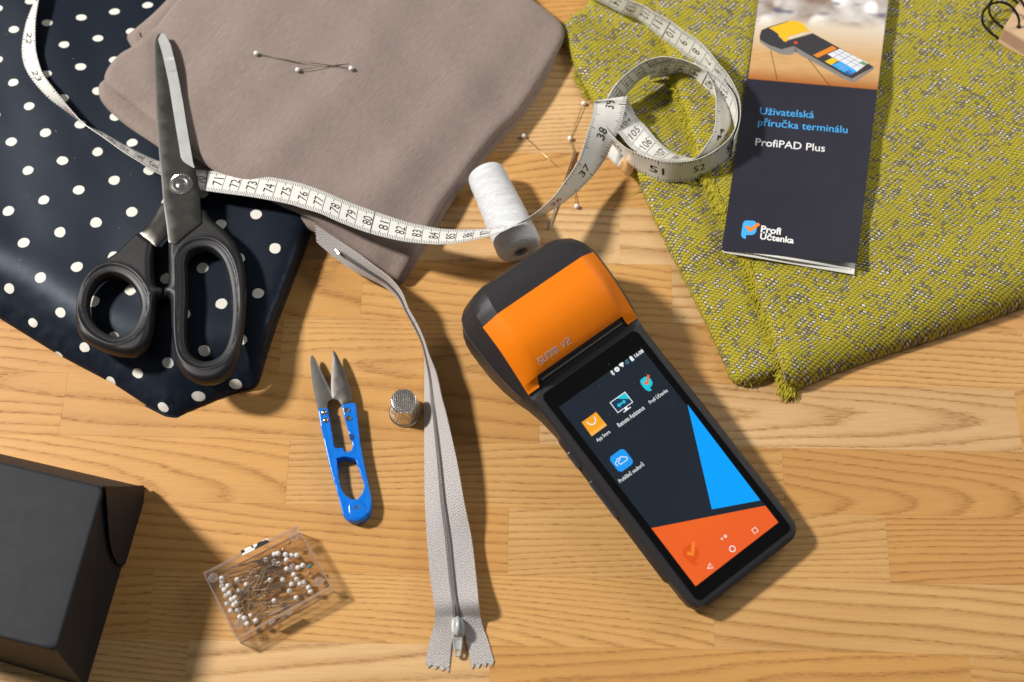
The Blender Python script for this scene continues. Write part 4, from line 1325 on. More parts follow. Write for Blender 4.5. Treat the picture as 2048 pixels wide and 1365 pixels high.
for (a, b), lab in zip((((310, 545), (615, 1115)), ((597, 475), (575, 1110)), ((860, 595), (620, 1065)), ((765, 470), (612, 830)), ((798, 480), (640, 850)), ((768, 850), (702, 1090))), ("long steel needle slanting down right across the left pin heads in the box", "steel needle standing nearly upright in the middle of the clear pin box", "long steel needle slanting from box centre to its lower left edge", "shorter steel needle at the left of a close slanting pair in the box", "shorter steel needle at the right of a close slanting pair in the box", "short steel needle near the lower long edge of the clear pin box")):
    A, B = Z5(*a, 1.02), Z5(*b, 1.02)
    ne = thing("sewing_needle", A, lab, "needle", "needles inside the clear box")
    mb = MB(); mb.tube([A, A + (B - A) * .2, A + (B - A) * .9, B], [.012, .034, .034, .02], 6); mb.build("shaft", GOLD, ne)

# ================================================================== BLACK CARDBOARD BOX
bx = thing("cardboard_box", (-30, -20, 0), "matt black cardboard box with a rounded side flap standing on the wood", "box")


def card_material():
    k = NT("black_card")
    co = k.n('ShaderNodeTexCoord').outputs['Object']
    a = k.noise(co, 1.6, 4, .6); b = k.noise(co, 22, 3, .6)
    k.pr(Base_Color=k.mix(a, hexc("1e2024"), hexc("212328")), Roughness=k.mr(a, .3, .7, .6, .66), Specular_IOR_Level=.3)
    k.bump(b, .25, .02)
    return k.mat


CARD = card_material()
BT = 6.5
tb, tf = P(207, 972, BT), P(115, 1303, BT)
tbl, tfl = P(-260, 862, BT), P(-260, 1212, BT)
bb, bf = P(291, 975, .0), np.array([*(P(115, 1303, BT)[:2]), 0])
bfoot = P(176, 1362, .0); bf = bfoot + (bfoot - bb) / np.linalg.norm(bfoot - bb) * .35
bbl, bfl = P(-260, 848, 0), np.array([tfl[0], tfl[1] - .2, 0])
mb = MB()
tb2, tf2 = tb + (tbl - tb) / np.linalg.norm(tbl - tb) * .12 + np.array([0, 0, -.14]), tf + (tfl - tf) / np.linalg.norm(tfl - tf) * .12 + np.array([0, .05, -.14])
mb.hexa([bfl, bf, bb, bbl, tfl + np.array([0, 0, -.14]), tf2, tb2, tbl + np.array([0, 0, -.14])])
mb.build("box_body", CARD, bx, smooth=False)
top_px = np.array([tfl, tf, tb, tbl])
lid_o = resample(np.array([tfl[:2], tf[:2], tb[:2], tbl[:2]]), .8)
lid_o = np.vstack([tfl[:2], tf[:2] + np.array([-.25, .05]), tf[:2] + np.array([-.02, .25]), tb[:2] + np.array([.0, -.3]), tb[:2] + np.array([-.2, .02]), tbl[:2]])
o = plate("lid_panel", lid_o, [], lambda v, d: BT + .0 - .13 * (1 - quarter(d, .16)) + .02 * np.sin(v[:, 0] * .4), lambda v, d: np.full(len(v), BT - .15), CARD, bx, spacing=1.2, rings=(.03, .07, .12, .17), edge_ds=.3, auto=50)
# side flap hangs from the rear corner, a little proud of the side wall
ctr = (bb + bf + tb + tf) / 4
sn_ = np.cross(bf - bb, tb - bb); sn_ /= np.linalg.norm(sn_); sn_ = sn_ if sn_[0] > 0 else -sn_


def side(px, py, off):
    d = FW + RT * ((px - 1024) / FPX) + UP * ((682.5 - py) / FPX)
    return CAM + d * (((bb + sn_ * off - CAM) @ sn_) / (d @ sn_))


fp = [(211, 974), (250, 973), (288, 971), (289, 985), (287, 1010), (284, 1040), (280, 1066), (273, 1092), (263, 1116), (253, 1128), (243, 1131), (234, 1126), (226, 1110), (220, 1085), (217, 1055), (215, 1020)]
fo = [side(x, y, .16) for x, y in fp]; fi = [side(x, y, .05) for x, y in fp]
k_ = len(fo)
mesh("side_flap", fo + fi, [tuple(range(k_ - 1, -1, -1)), tuple(range(k_, 2 * k_))] + [(i, (i + 1) % k_, k_ + (i + 1) % k_, k_ + i) for i in range(k_)], CARD, bx, smooth=False)

# ================================================================== PAYMENT TERMINAL
tm = thing("payment_terminal", (8, -3, 0), "black handheld payment terminal with orange printer cover and lit touch screen", "payment terminal")
h0, h1 = 1.5, 3.3
qTL, qTR, qBR, qBL = P(1117, 815, h1), P(1283, 697, h1), P(1555, 1045, h0), P(1393, 1175, h0)
TO = (qBL + qBR) / 2
ty = (qTL + qTR) / 2 - TO; ty /= np.linalg.norm(ty)
tx = qBR - qBL; tx -= ty * (tx @ ty); tx /= np.linalg.norm(tx); tzv = np.cross(tx, ty)


def G(x, y, z): return TO + tx * x + ty * y + tzv * z


def LT(px, py, z=.085):
    d = FW + RT * ((px - 1024) / FPX) + UP * ((682.5 - py) / FPX)
    p = CAM + d * (((TO + tzv * z - CAM) @ tzv) / (d @ tzv)) - TO
    return np.array([p @ tx, p @ ty])


BODY = NT("terminal_plastic")
_co = BODY.n('ShaderNodeTexCoord').outputs['Object']
_n = BODY.noise(_co, 40, 2)
BODY.pr(Base_Color=BODY.mix(_n, hexc("222022"), hexc("2c2a2c")), Roughness=.46, Specular_IOR_Level=.5)
BODY.bump(_n, .25, .012)
BODY = BODY.mat
ORANGE = plain("orange_plastic", hexc("f78205"), .5, spec=.25, var=.02, scale=.5)
GLASS = plain("black_glass", hexc("070708"), .14, spec=.35, var=0, scale=2)

# body: sections across the length; each is (y, x of 6 points, z of 6 points) for one half, mirrored
secs = [
    (-1.22, [2.4, 2.9, 3.1, 3.1, 2.9, 2.2], [-.22, -.25, -.35, -.7, -.9, -.95]),
    (-1.18, [2.5, 3.1, 3.3, 3.35, 3.1, 2.3], [-.10, -.14, -.28, -.75, -1.05, -1.12]),
    (-1.0, [2.8, 3.45, 3.62, 3.66, 3.45, 2.7], [-.02, -.05, -.22, -.8, -1.18, -1.27]),
    (-.62, [3.2, 3.72, 3.86, 3.90, 3.7, 2.9], [0, -.03, -.2, -.8, -1.25, -1.35]),
    (.0, [3.4, 3.80, 3.93, 3.97, 3.8, 3.0], [0, -.03, -.2, -.8, -1.28, -1.38]),
    (1.0, [3.4, 3.80, 3.93, 3.98, 3.8, 3.0], [0, -.03, -.2, -.8, -1.28, -1.38]),
    (1.25, [3.4, 3.80, 3.97, 4.13, 3.9, 3.0], [0, -.03, -.22, -.7, -1.28, -1.38]),
    (6.0, [3.4, 3.80, 3.97, 4.13, 3.9, 3.0], [0, -.03, -.22, -.7, -1.28, -1.38]),
    (10.9, [3.4, 3.80, 3.97, 4.13, 3.9, 3.0], [0, -.03, -.22, -.7, -1.28, -1.42]),
    (11.3, [3.4, 3.80, 3.93, 3.98, 3.9, 3.1], [0, -.03, -.2, -.8, -1.35, -1.5]),
    (12.6, [3.4, 3.82, 3.95, 4.02, 4.0, 3.2], [0, -.03, -.2, -.8, -1.5, -1.75]),
    (13.6, [3.4, 3.85, 3.98, 4.15, 4.12, 3.4], [0, -.03, -.2, -.8, -1.9, -2.3]),
    (14.15, [3.2, 3.6, 3.98, 4.25, 4.22, 3.5], [-.05, -.06, -.08, -.8, -2.2, -2.7]),
    (14.7, [3.0, 3.5, 3.96, 4.36, 4.3, 3.6], [.55, .35, .14, -.72, -2.5, -3.1]),
    (15.6, [3.0, 3.5, 3.95, 4.5, 4.42, 3.6], [1.2, .85, .50, -.65, -2.8, -3.6]),
    (16.6, [3.0, 3.5, 3.95, 4.6, 4.5, 3.6], [1.6, 1.2, .82, -.6, -3.0, -4.0]),
    (17.6, [3.0, 3.5, 3.95, 4.64, 4.5, 3.6], [1.70, 1.35, .98, -.55, -3.1, -4.15]),
    (18.6, [3.0, 3.5, 3.95, 4.66, 4.5, 3.6], [1.70, 1.38, 1.02, -.55, -3.1, -4.15]),
    (19.2, [2.95, 3.45, 3.9, 4.62, 4.45, 3.5], [1.68, 1.36, 1.0, -.55, -3.0, -4.1]),
    (19.7, [2.85, 3.35, 3.8, 4.5, 4.3, 3.4], [1.60, 1.26, .88, -.6, -2.9, -4.0]),
    (20.15, [2.75, 3.15, 3.6, 4.25, 4.0, 3.2], [1.42, 1.05, .62, -.7, -2.8, -3.8]),
    (20.5, [2.6, 2.95, 3.3, 3.85, 3.6, 3.0], [1.05, .7, .25, -.8, -2.6, -3.5]),
    (20.75, [2.4, 2.7, 3.0, 3.35, 3.2, 2.7], [.45, .1, -.3, -1.0, -2.4, -3.2]),
    (20.88, [2.1, 2.4, 2.6, 2.85, 2.8, 2.4], [-.8, -.9, -1.0, -1.3, -2.2, -2.8])]


def loft(secs_, ny=3):
    A = np.array([[y, *x, *z] for y, x, z in secs_])
    V, k = [], 0
    # gentle interpolation that keeps the listed sections
    rows = []
    for i in range(len(A) - 1):
        for j in range(ny):
            rows.append(A[i] + (A[i + 1] - A[i]) * j / ny)
    rows.append(A[-1])
    for r in rows:
        y, x, z = r[0], r[1:7], r[7:13]
        half = list(zip(x, z))
        ring = [(-a, b) for a, b in half[::-1]] + half
        V += [G(a, y, b) for a, b in ring]
    n = 12; F = []
    for i in range(len(rows) - 1):
        for j in range(n):
            a, b = i * n + j, i * n + (j + 1) % n
            F.append((a, a + n, b + n, b))
    F.append(tuple(range(n))); F.append(tuple((len(rows) - 1) * n + j for j in range(n - 1, -1, -1)))
    return V, F


V, F = loft(secs)
mesh("housing", V, F, BODY, tm, True, 24)
# seam line along the printer housing, both sides
mb = MB()
for sg in (-1, 1):
    path = [G(sg * (x[3] + .004), y, z[3] + .0) for y, x, z in secs if 14.0 < y < 20.3]
    mb.tube(path, .018, 5)
o = mb.build("seam", plain("seam_edge", hexc("6d6b6c"), .25, metal=.4, var=0), tm)


# orange paper cover
_cy = np.linspace(14.1, 18.62, 200)
_cz = np.interp(_cy, [14.1, 14.3, 14.6, 15.0, 15.6, 16.2, 16.8, 17.4, 18.0, 18.62], [.12, .45, .82, 1.10, 1.42, 1.65, 1.77, 1.81, 1.80, 1.78])
_ce = np.interp(_cy, [14.1, 14.3, 14.6, 15.0, 15.6, 16.2, 16.8, 17.4, 18.0, 18.62], [.03, .10, .20, .34, .58, .78, .94, 1.03, 1.07, 1.07])
_kn = np.hanning(41); _kn /= _kn.sum()
_sm = lambda q: np.convolve(np.r_[2 * q[0] - q[20:0:-1], q, 2 * q[-1] - q[-2:-22:-1]], _kn, 'valid')
_cz, _ce = _sm(_cz), _sm(_ce)


def cov(y):
    return np.interp(y, _cy, _cz), np.interp(y, _cy, _ce)


def cover_grid(xs_of, y0, y1, n=40):
    V, F, cols = [], [], None
    for i in range(n + 1):
        y = y0 + (y1 - y0) * i / n
        zc, ze = cov(y)
        ps = xs_of(y, zc, ze); cols = len(ps)
        V += [(x, y, z) for x, z in ps]
    for i in range(n):
        for j in range(cols - 1):
            a = i * cols + j
            F.append((a, a + 1, a + cols + 1, a + cols))
    return V, F


def solid(name, parts, mat, thick, parent):
    mb = MB()
    for V, F in parts:
        n = len(V)
        W_ = [G(*v) for v in V] + [G(v[0], v[1], v[2] - thick) for v in V]
        cnt = {}
        for f in F:
            for i in range(len(f)): cnt[(f[i], f[(i + 1) % len(f)])] = 1
        walls = [(b, a, a + n, b + n) for a, b in cnt if (b, a) not in cnt]
        mb.add(W_, list(F) + [tuple(i + n for i in f[::-1]) for f in F] + walls)
    o = mb.build(name, mat, parent, True, 30)
    bm = bmesh.new(); bm.from_mesh(o.data); bmesh.ops.remove_doubles(bm, verts=bm.verts, dist=.002); bm.to_mesh(o.data); bm.free()
    return o


def full(y, zc, ze):
    return [(-3.985, ze - .0), (-3.95, ze + .03), (-3.5, ze + (zc - ze) * .52), (-3.08, zc - .05), (-2.9, zc - .005), (-1.5, zc + .015), (0, zc + .02), (1.5, zc + .015), (2.9, zc - .005), (3.08, zc - .05), (3.5, ze + (zc - ze) * .52), (3.95, ze + .03), (3.985, ze)]


def wing(sg):
    def f(y, zc, ze):
        k = (y - 14.1) / .5
        zi = .16 + (zc - .05 - .16) * k
        xin = 3.24 - .16 * min(1, max(0, k)) if k < 1 else 3.08
        p = [(xin, zi), (3.5, ze + (zi - ze) * .52), (3.95, ze + .03), (3.985, ze)]
        p = [(sg * a, b) for a, b in p]
        return p if sg > 0 else p[::-1]
    return f


solid("paper_cover", [cover_grid(full, 14.6, 18.62), cover_grid(wing(1), 14.1, 14.6, 6), cover_grid(wing(-1), 14.1, 14.6, 6)], ORANGE, .09, tm)
# paper slot with its saw-toothed cutter
mb = MB()
mb.hexa([G(-3.1, 14.0, -.2), G(3.1, 14.0, -.2), G(3.1, 14.62, -.2), G(-3.1, 14.62, -.2), G(-3.1, 14.0, .02), G(3.1, 14.0, .02), G(3.1, 14.62, .12), G(-3.1, 14.62, .12)])
mb.build("paper_slot", plain("slot_black", hexc("0c0c0c"), .4, var=0), tm, smooth=False)
mb = MB()
bar = [(14.02, .05), (14.22, .12), (14.34, .30)]
for i in range(len(bar) - 1):
    (ya, za), (yb, zb) = bar[i], bar[i + 1]
    mb.add([G(-2.95, ya, za), G(2.95, ya, za), G(2.95, yb, zb), G(-2.95, yb, zb), G(-2.95, ya, za - .06), G(2.95, ya, za - .06), G(2.95, yb, zb - .06), G(-2.95, yb, zb - .06)], [(0, 1, 2, 3), (7, 6, 5, 4), (0, 3, 7, 4), (1, 5, 6, 2), (0, 4, 5, 1), (3, 2, 6, 7)])
mb.build("cutter_bar", plain("cutter_plastic", hexc("1b1a1a"), .35, var=0), tm, smooth=False)
mb = MB()
for i in range(74):
    x = -2.9 + 5.8 * i / 73
    mb.add([G(x - .036, 14.30, .29), G(x + .036, 14.30, .29), G(x, 14.43, .40), G(x, 14.32, .25)], [(0, 1, 2), (0, 2, 3), (1, 3, 2), (0, 3, 1)])
o = mb.build("cutter_teeth", plain("cutter_steel", hexc("b9b3a4"), .3, metal=.9, var=0), tm, smooth=False); props(o, kind="stuff")


# screen glass, rounded corners
def rrect(x0, x1, y0, y1, r, n=5):
    out = []
    for cx, cy, a0 in ((x1 - r, y0 + r, -90), (x1 - r, y1 - r, 0), (x0 + r, y1 - r, 90), (x0 + r, y0 + r, 180)):
        for i in range(n + 1):
            a = math.radians(a0 + 90 * i / n); out.append((cx + r * math.cos(a), cy + r * math.sin(a)))
    return out


def slab(pts, z0, z1, mb_, m=0, bevel=0.0):
    n = len(pts); c = np.mean(pts, 0)
    top = [G(*(np.array(p) + (c - np.array(p)) / np.linalg.norm(c - np.array(p)) * bevel), z1) for p in pts]
    mb_.add([G(*p, z0) for p in pts] + top, [tuple(range(n - 1, -1, -1)), tuple(range(n, 2 * n))] + [(i, (i + 1) % n, n + (i + 1) % n, n + i) for i in range(n)], m)


mb = MB(); slab(rrect(-3.46, 3.46, -.74, 13.68, .32), -.05, .055, mb, 0, .03); mb.build("screen_glass", GLASS, tm, smooth=False)


def lit(name, col, s=1.0):
    k = NT(name); k.pr(Base_Color=c4(.004, .004, .005), Roughness=.2, Specular_IOR_Level=.25, Emission_Color=col, Emission_Strength=s)
    return k.mat


# the lit display and its pictures (each a flat print of light on the screen)
kk = NT("display_dark")
_co = kk.n('ShaderNodeTexCoord').outputs['Object']
kk.pr(Base_Color=c4(.004, .004, .005), Roughness=.2, Specular_IOR_Level=.25, Emission_Color=kk.mix(kk.noise(_co, .22, 2), hexc("171e26"), hexc("222b35")), Emission_Strength=1.0)
disp = MB()
slab([(-3.03, .02), (3.03, .02), (3.03, 12.52), (-3.03, 12.52)], .056, .062, disp); disp = disp.build("display", kk.mat, tm, smooth=False)
E_W, E_B, E_O = lit("lit_white", hexc("f2f6f7")), lit("lit_blue", hexc("00a3ff")), None
k = NT("lit_orange"); _co = k.n('ShaderNodeTexCoord').outputs['Object']
k.pr(Base_Color=c4(.004, .004, .005), Roughness=.2, Specular_IOR_Level=.25, Emission_Color=k.mix(k.noise(_co, .18, 1), hexc("f4711b"), hexc("e9562a")), Emission_Strength=1.0); E_O = k.mat
E_OD, E_OL = lit("lit_deep_orange", hexc("e25418")), lit("lit_light_orange", hexc("f9822a"))
E_Y, E_Y2, E_C, E_N, E_BL = lit("lit_amber", hexc("f6a523")), lit("lit_amber_light", hexc("f9b64a")), lit("lit_cyan", hexc("20c9dc")), lit("lit_navy", hexc("1d3557")), lit("lit_sky", hexc("1e9bf5"))
E_G = lit("lit_dim", hexc("3b6a76"))
E_R = lit("lit_coral", hexc("f0703c"))


def ui(name, polys, mat, z=.066, dz=.001):
    z = .0622 + (z - .062) * .15
    mb_ = MB()
    for i_, pts in enumerate(polys): slab(pts, z - dz, z + i_ * .00012, mb_)
    return mb_.build(name, mat, disp, smooth=False)


def sub_link(o): o.parent = disp; return o


def pxpoly(l): return [tuple(LT(x, y)) for x, y in l]


def ccw(p):
    a = sum(p[i][0] * p[(i + 1) % len(p)][1] - p[(i + 1) % len(p)][0] * p[i][1] for i in range(len(p)))
    return p if a > 0 else p[::-1]


def text_ui(name, s, px, py, width, mat, bold=.0, z=.067, height=None):
    v, f = glyphs_fit(s, width, height, bold)
    c = LT(px, py)
    return mesh(name, [G(c[0] + a, c[1] + b, .0640) for a, b in v], f, mat, disp, smooth=False)


def ring_ui(c, r0, r1, n=24):
    return [[(c[0] + r * math.cos(t), c[1] + r * math.sin(t)) for r, t in ((r0, 2 * math.pi * i / n), (r1, 2 * math.pi * i / n), (r1, 2 * math.pi * (i + 1) / n), (r0, 2 * math.pi * (i + 1) / n))] for i in range(n)]


def stroke(pts, w):
    out = []
    for a, b in zip(pts[:-1], pts[1:]):
        a, b = np.array(a), np.array(b); d = b - a; d = d / (np.linalg.norm(d) + 1e-9) * w / 2; n_ = np.array([-d[1], d[0]])
        out.append([tuple(a - d + n_), tuple(a - d - n_), tuple(b + d - n_), tuple(b + d + n_)])
    return out


ui("blue_triangle", [ccw(pxpoly([(1375, 809), (1521, 1001), (1424, 1019)]))], E_B)
e_ = LT(1529, 1013)
ui("orange_panel", [[(-3.03, .02), (3.03, .02), (3.03, LT(1529, 1013)[1]), (-3.03, LT(1301, 1058)[1])]], E_O)


def pmark(cx, cy, k_, colp, colc, name, z):
    body = [(-.30, .42), (-.18, .50), (.16, .50), (.34, .36), (.40, .10), (.34, -.14), (.16, -.28), (-.04, -.30), (-.02, -.52), (-.20, -.50), (-.34, -.30), (-.38, 0), (-.37, .25)]
    b = [(cx + a * k_, cy + c * k_) for a, c in body]
    n_ = [(-.20, .14), (-.10, .24), (.04, .10), (.40, .50), (.52, .38), (.06, -.10), (.0, -.12)]
    ck1 = [(cx + a * k_, cy + c * k_) for a, c in ((-.22, .16), (-.10, .27), (.12, .06), (.02, -.08))]
    ck2 = [(cx + a * k_, cy + c * k_) for a, c in ((.02, -.08), (.5, .40), (.38, .52), (-.06, .06))]
    ui(name, [ccw(b)], colp, z)
    ui("tick_mark", [ccw(ck1), ccw(ck2)], colc, z + .004)


pmark(*LT(1385, 1110), 1.15, E_OD, E_OL, "watermark_badge", .070)
pmark(*LT(1295, 768), .85, E_C, E_R, "app_badge", .070)
# app icons
c = LT(1189, 849)
bag = [(c[0] - .55, c[1] - .42), (c[0] + .55, c[1] - .42), (c[0] + .52, c[1] + .52), (c[0] - .52, c[1] + .52)]
ui("bag_icon", [bag], E_Y); ui("bag_band", [[(c[0] - .55, c[1] - .46), (c[0] + .55, c[1] - .46), (c[0] + .545, c[1] - .26), (c[0] - .545, c[1] - .26)]], E_Y2, .070)
arc = [(c[0] + .26 * math.cos(t), c[1] + .34 + .30 * math.sin(t)) for t in np.linspace(math.pi, 2 * math.pi, 12)]
ui("bag_handle", stroke(arc, .06), E_W, .072)
c = LT(1243, 805)
ui("monitor_icon", [[(c[0] - .52, c[1] - .34), (c[0] + .52, c[1] - .34), (c[0] + .52, c[1] + .34), (c[0] - .52, c[1] + .34)]], E_N)
fr4 = [(c[0] - .54, c[1] - .36), (c[0] + .54, c[1] - .36), (c[0] + .54, c[1] + .36), (c[0] - .54, c[1] + .36), (c[0] - .54, c[1] - .36)]
ui("monitor_frame", stroke(fr4, .045) + [[(c[0] - .09, c[1] - .5), (c[0] + .09, c[1] - .5), (c[0] + .09, c[1] - .38), (c[0] - .09, c[1] - .38)], [(c[0] - .26, c[1] - .56), (c[0] + .26, c[1] - .56), (c[0] + .26, c[1] - .5), (c[0] - .26, c[1] - .5)]], E_W, .070)
ui("corner_flag", [[(c[0] - .1, c[1] + .335), (c[0] + .515, c[1] - .12), (c[0] + .515, c[1] + .335)]], E_C, .072)
ui("arrows", [[(c[0] - .18, c[1] - .10), (c[0] + .12, c[1] - .10), (c[0] + .12, c[1] + .0), (c[0] - .18, c[1])], [(c[0] - .34, c[1] - .05), (c[0] - .18, c[1] - .2), (c[0] - .18, c[1] + .1)], [(c[0] + .26, c[1] - .05), (c[0] + .12, c[1] + .1), (c[0] + .12, c[1] - .2)]], E_C, .076)
c = LT(1243, 921)
ui("cloud_icon", [rrect(c[0] - .53, c[0] + .53, c[1] - .53, c[1] + .53, .24)], E_BL)


def cloud(ox, oy, k_): return [(c[0] + ox + k_ * a, c[1] + oy + k_ * b) for a, b in ((-.3, -.16), (.26, -.16), (.34, -.06), (.28, .06), (.18, .08), (.12, .2), (-.04, .24), (-.14, .12), (-.28, .1), (-.36, -.02), (-.3, -.16))]


ui("cloud_lines", stroke(cloud(.08, -.02, .85), .04) + stroke(cloud(-.12, .02, .8)[5:], .04), E_W, .070)
for t_, x, y, w in (("App Store", 1207, 873, .95), ("Remote Assistance", 1262, 833, 1.88), ("Profi Účtenka", 1316, 792, 1.32), ("Prohlížeč souborů", 1262, 945, 1.75)):
    text_ui("app_name", t_, x, y, w, E_W, .008, height=.27)
text_ui("clock", "16:08", 1278, 707, .62, E_W, .02, height=.22)
c = LT(1263.5, 717.5); ui("battery_icon", [[(c[0] - .09, c[1] - .15), (c[0] + .09, c[1] - .15), (c[0] + .09, c[1] + .12), (c[0] - .09, c[1] + .12)], [(c[0] - .04, c[1] + .12), (c[0] + .04, c[1] + .12), (c[0] + .04, c[1] + .17), (c[0] - .04, c[1] + .17)]], E_W)
c = LT(1254, 724); ui("sim_icon", [[(c[0] - .11, c[1] - .13), (c[0] + .11, c[1] - .13), (c[0] + .11, c[1] + .13), (c[0] - .02, c[1] + .13), (c[0] - .11, c[1] + .04)]], E_G)
c = LT(1244, 730.5); ui("signal_icon", [[(c[0], c[1] - .14), (c[0] + .17, c[1] + .08), (c[0] + .08, c[1] + .14), (c[0] - .08, c[1] + .14), (c[0] - .17, c[1] + .08)]], E_W)
c = LT(1234, 739); ui("quiet_icon", ring_ui(c, .04, .15) , E_W)
c = LT(1225, 746); ui("link_icon", stroke([(c[0] - .07, c[1] + .07), (c[0] + .07, c[1] - .07), (c[0], c[1] - .15), (c[0], c[1] + .15), (c[0] + .07, c[1] + .07), (c[0] - .07, c[1] - .07)], .035), E_W)
# navigation marks and page dots
c = LT(1510, 1061); ui("square_key", stroke([(c[0] - .13, c[1] - .13), (c[0] + .13, c[1] - .13), (c[0] + .13, c[1] + .13), (c[0] - .13, c[1] + .13), (c[0] - .13, c[1] - .13)], .035), E_W)
c = LT(1465, 1098); ui("round_key", ring_ui(c, .135, .185), E_W)
c = LT(1420, 1134); ui("back_key", stroke([(c[0] + .12, c[1] + .15), (c[0] + .12, c[1] - .15), (c[0] - .16, c[1]), (c[0] + .12, c[1] + .15)], .035), E_W)
for x, y, r in ((1451, 1072.5, .10), (1444, 1078, .07)):
    c = LT(x, y); ui("page_dot", [[(c[0] + r * math.cos(t), c[1] + r * math.sin(t)) for t in np.linspace(0, 2 * math.pi, 16, endpoint=False)]], E_W)
# lettering on the orange cover
_u = {"S": [[(1, 1), (0, 1), (0, .5), (1, .5), (1, 0), (0, 0)]], "U": [[(0, 1), (0, 0), (1, 0), (1, 1)]], "N": [[(0, 0), (0, 1), (1, 1), (1, 0)]], "M": [[(0, 0), (0, 1), (1.4, 1), (1.4, 0)], [(.7, 1), (.7, 0)]],
      "I": [[(0, 0), (0, 1)]], "V": [[(0, 1), (.55, 0), (1.1, 1)]], "2": [[(0, 1), (1, 1), (1, .5), (0, .5), (0, 0), (1, 0)]]}
GREYP = plain("grey_print", hexc("c9bab2"), .5, var=0)
cx_ = -2.66
for ch, adv in (("S", .31), ("U", .31), ("N", .31), ("M", .40), ("I", .22), (" ", .10), ("V", .36), ("2", .3)):
    if ch != " ":
        mb = MB()
        for pl in _u[ch]:
            for i_, q in enumerate(stroke([(cx_ + a * .21, 14.98 + b * .30) for a, b in pl], .055)):
                mb.add([G(x, y, cov(y)[0] + .035 + i_ * .0015) for x, y in q], [(0, 1, 2, 3)])
        o = mb.build("cover_letter", GREYP, tm, smooth=False); props(o, kind=None)
    cx_ += adv
# side keys with bright metal edges, and dust on the glass
KEY = plain("key_metal", hexc("d8d4cf"), .25, metal=.9, var=0)
for y0, y1 in ((9.1, 10.1), (5.6, 8.05)):
    mb = MB(); mb.hexa([G(-4.20, y0, -.55), G(-4.0, y0, -.55), G(-4.0, y1, -.55), G(-4.20, y1, -.55), G(-4.17, y0, -.28), G(-4.0, y0, -.25), G(-4.0, y1, -.25), G(-4.17, y1, -.28)])
    kb = mb.build("side_key", BODY, tm, smooth=False)
    mb = MB(); mb.tube([G(-4.20, y0, -.5), G(-4.205, y1, -.5)], .03, 6); mb.tube([G(-4.03, y1 + .01, -.27), G(-4.19, y1 + .01, -.32)], .03, 6)
    q = mb.build("key_edge", KEY, kb)
mb = MB()
R3 = random.Random(3)
for i in range(22):
    x, y = R3.uniform(-3.2, 3.2), 13.4 - abs(R3.gauss(0, 2.6))
    r = R3.uniform(.006, .014); cq = G(x, y, .075)
    mb.add([cq + tx * r, cq + ty * r, cq - tx * r, cq - ty * r, cq + tzv * r], [(0, 1, 4), (1, 2, 4), (2, 3, 4), (3, 0, 4)])
o = mb.build("dust", plain("dust", hexc("d8d4cc"), .8, var=0), tm); props(o, kind="stuff")

# ================================================================== LEAFLET
lf = thing("leaflet", (21, 9, 0), "folded dark grey user guide leaflet with blue and white print on the olive fabric", "leaflet")
cBL, cBR, cTL = P(1443, 500, 2.0), P(1714, 527, 2.5), P(1517, 0, 2.0)
lu = cBR - cBL; lw = np.linalg.norm(lu); lu /= lw
lv = cTL - cBL; lv -= lu * (lv @ lu); lv /= np.linalg.norm(lv); ln_ = np.cross(lu, lv)


def LFp(px, py, off=.0):
    d = FW + RT * ((px - 1024) / FPX) + UP * ((682.5 - py) / FPX)
    return CAM + d * (((cBL + ln_ * off - CAM) @ ln_) / (d @ ln_))


def LF2(px, py):
    p = LFp(px, py) - cBL
    return np.array([p @ lu, p @ lv])


def GL(x, y, off): return cBL + lu * x + lv * y + ln_ * off


def paper(name, col, rough=.42, spec=.4):
    return plain(name, col, rough, spec=spec, var=.03, scale=1.5)


CHAR = paper("charcoal_print", hexc("2a2934"), .42)
PAPER = paper("white_paper", hexc("e9e6dd"), .5)
cov_px = [(1443, 500), (1714, 527), (1781, -45), (1523, -45)]
c4l = [LFp(x, y) for x, y in cov_px]
mb = MB(); mb.hexa([q - ln_ * .03 for q in c4l] + [q for q in c4l]); mb.build("cover_page", CHAR, lf, smooth=False)
# back page and inner page, seen at the open lower end
bp = [P(1445, 505, 1.86), P(1708, 549.5, 1.86), P(1783, -45, 1.9), P(1523, -45, 1.9)]
bpb = [P(1445, 503, 1.83), P(1708, 549.5, 1.83), P(1783, -45, 1.87), P(1523, -45, 1.87)]
mb = MB(); mb.hexa(bpb + bp); mb.build("back_page", PAPER, lf, smooth=False)
rows = []
for i in range(13):
    t = i / 12
    x = 1449 + (1700 - 1449) * t; y = 503 + 42 * t
    h = 1.90 + .30 * math.sin(math.pi * min(1, t * 1.05)) ** 1.3 * .9
    rows.append((P(x, y - 5, h), P(1523 + (1776 - 1523) * t, -45, h + .02)))
V = [q for r in rows for q in r]; n_ = len(V)
V += [q - np.array([0, 0, .025]) for q in V]
F = []
for i in range(12):
    a = 2 * i
    F += [(a, a + 2, a + 3, a + 1), (n_ + a + 1, n_ + a + 3, n_ + a + 2, n_ + a), (a, n_ + a, n_ + a + 2, a + 2)]
mesh("inner_page", V, F, PAPER, lf, True, 50)


def lprint(name, polys, mat, off, parent=lf):
    mb_ = MB()
    for pts in polys:
        q = [LFp(x, y, off) for x, y in pts]
        a = sum((q[i] - cBL) @ lu * ((q[(i + 1) % len(q)] - cBL) @ lv) - (q[(i + 1) % len(q)] - cBL) @ lu * ((q[i] - cBL) @ lv) for i in range(len(q)))
        q = q if a > 0 else q[::-1]
        n = len(q)
        mb_.add([p - ln_ * .004 for p in q] + q, [tuple(range(n - 1, -1, -1)), tuple(range(n, 2 * n))] + [(i, (i + 1) % n, n + (i + 1) % n, n + i) for i in range(n)])
    return mb_.build(name, mat, parent, smooth=False)


def Z6(l): return [(1430 + x / 5.535, y / 5.535) for x, y in l]


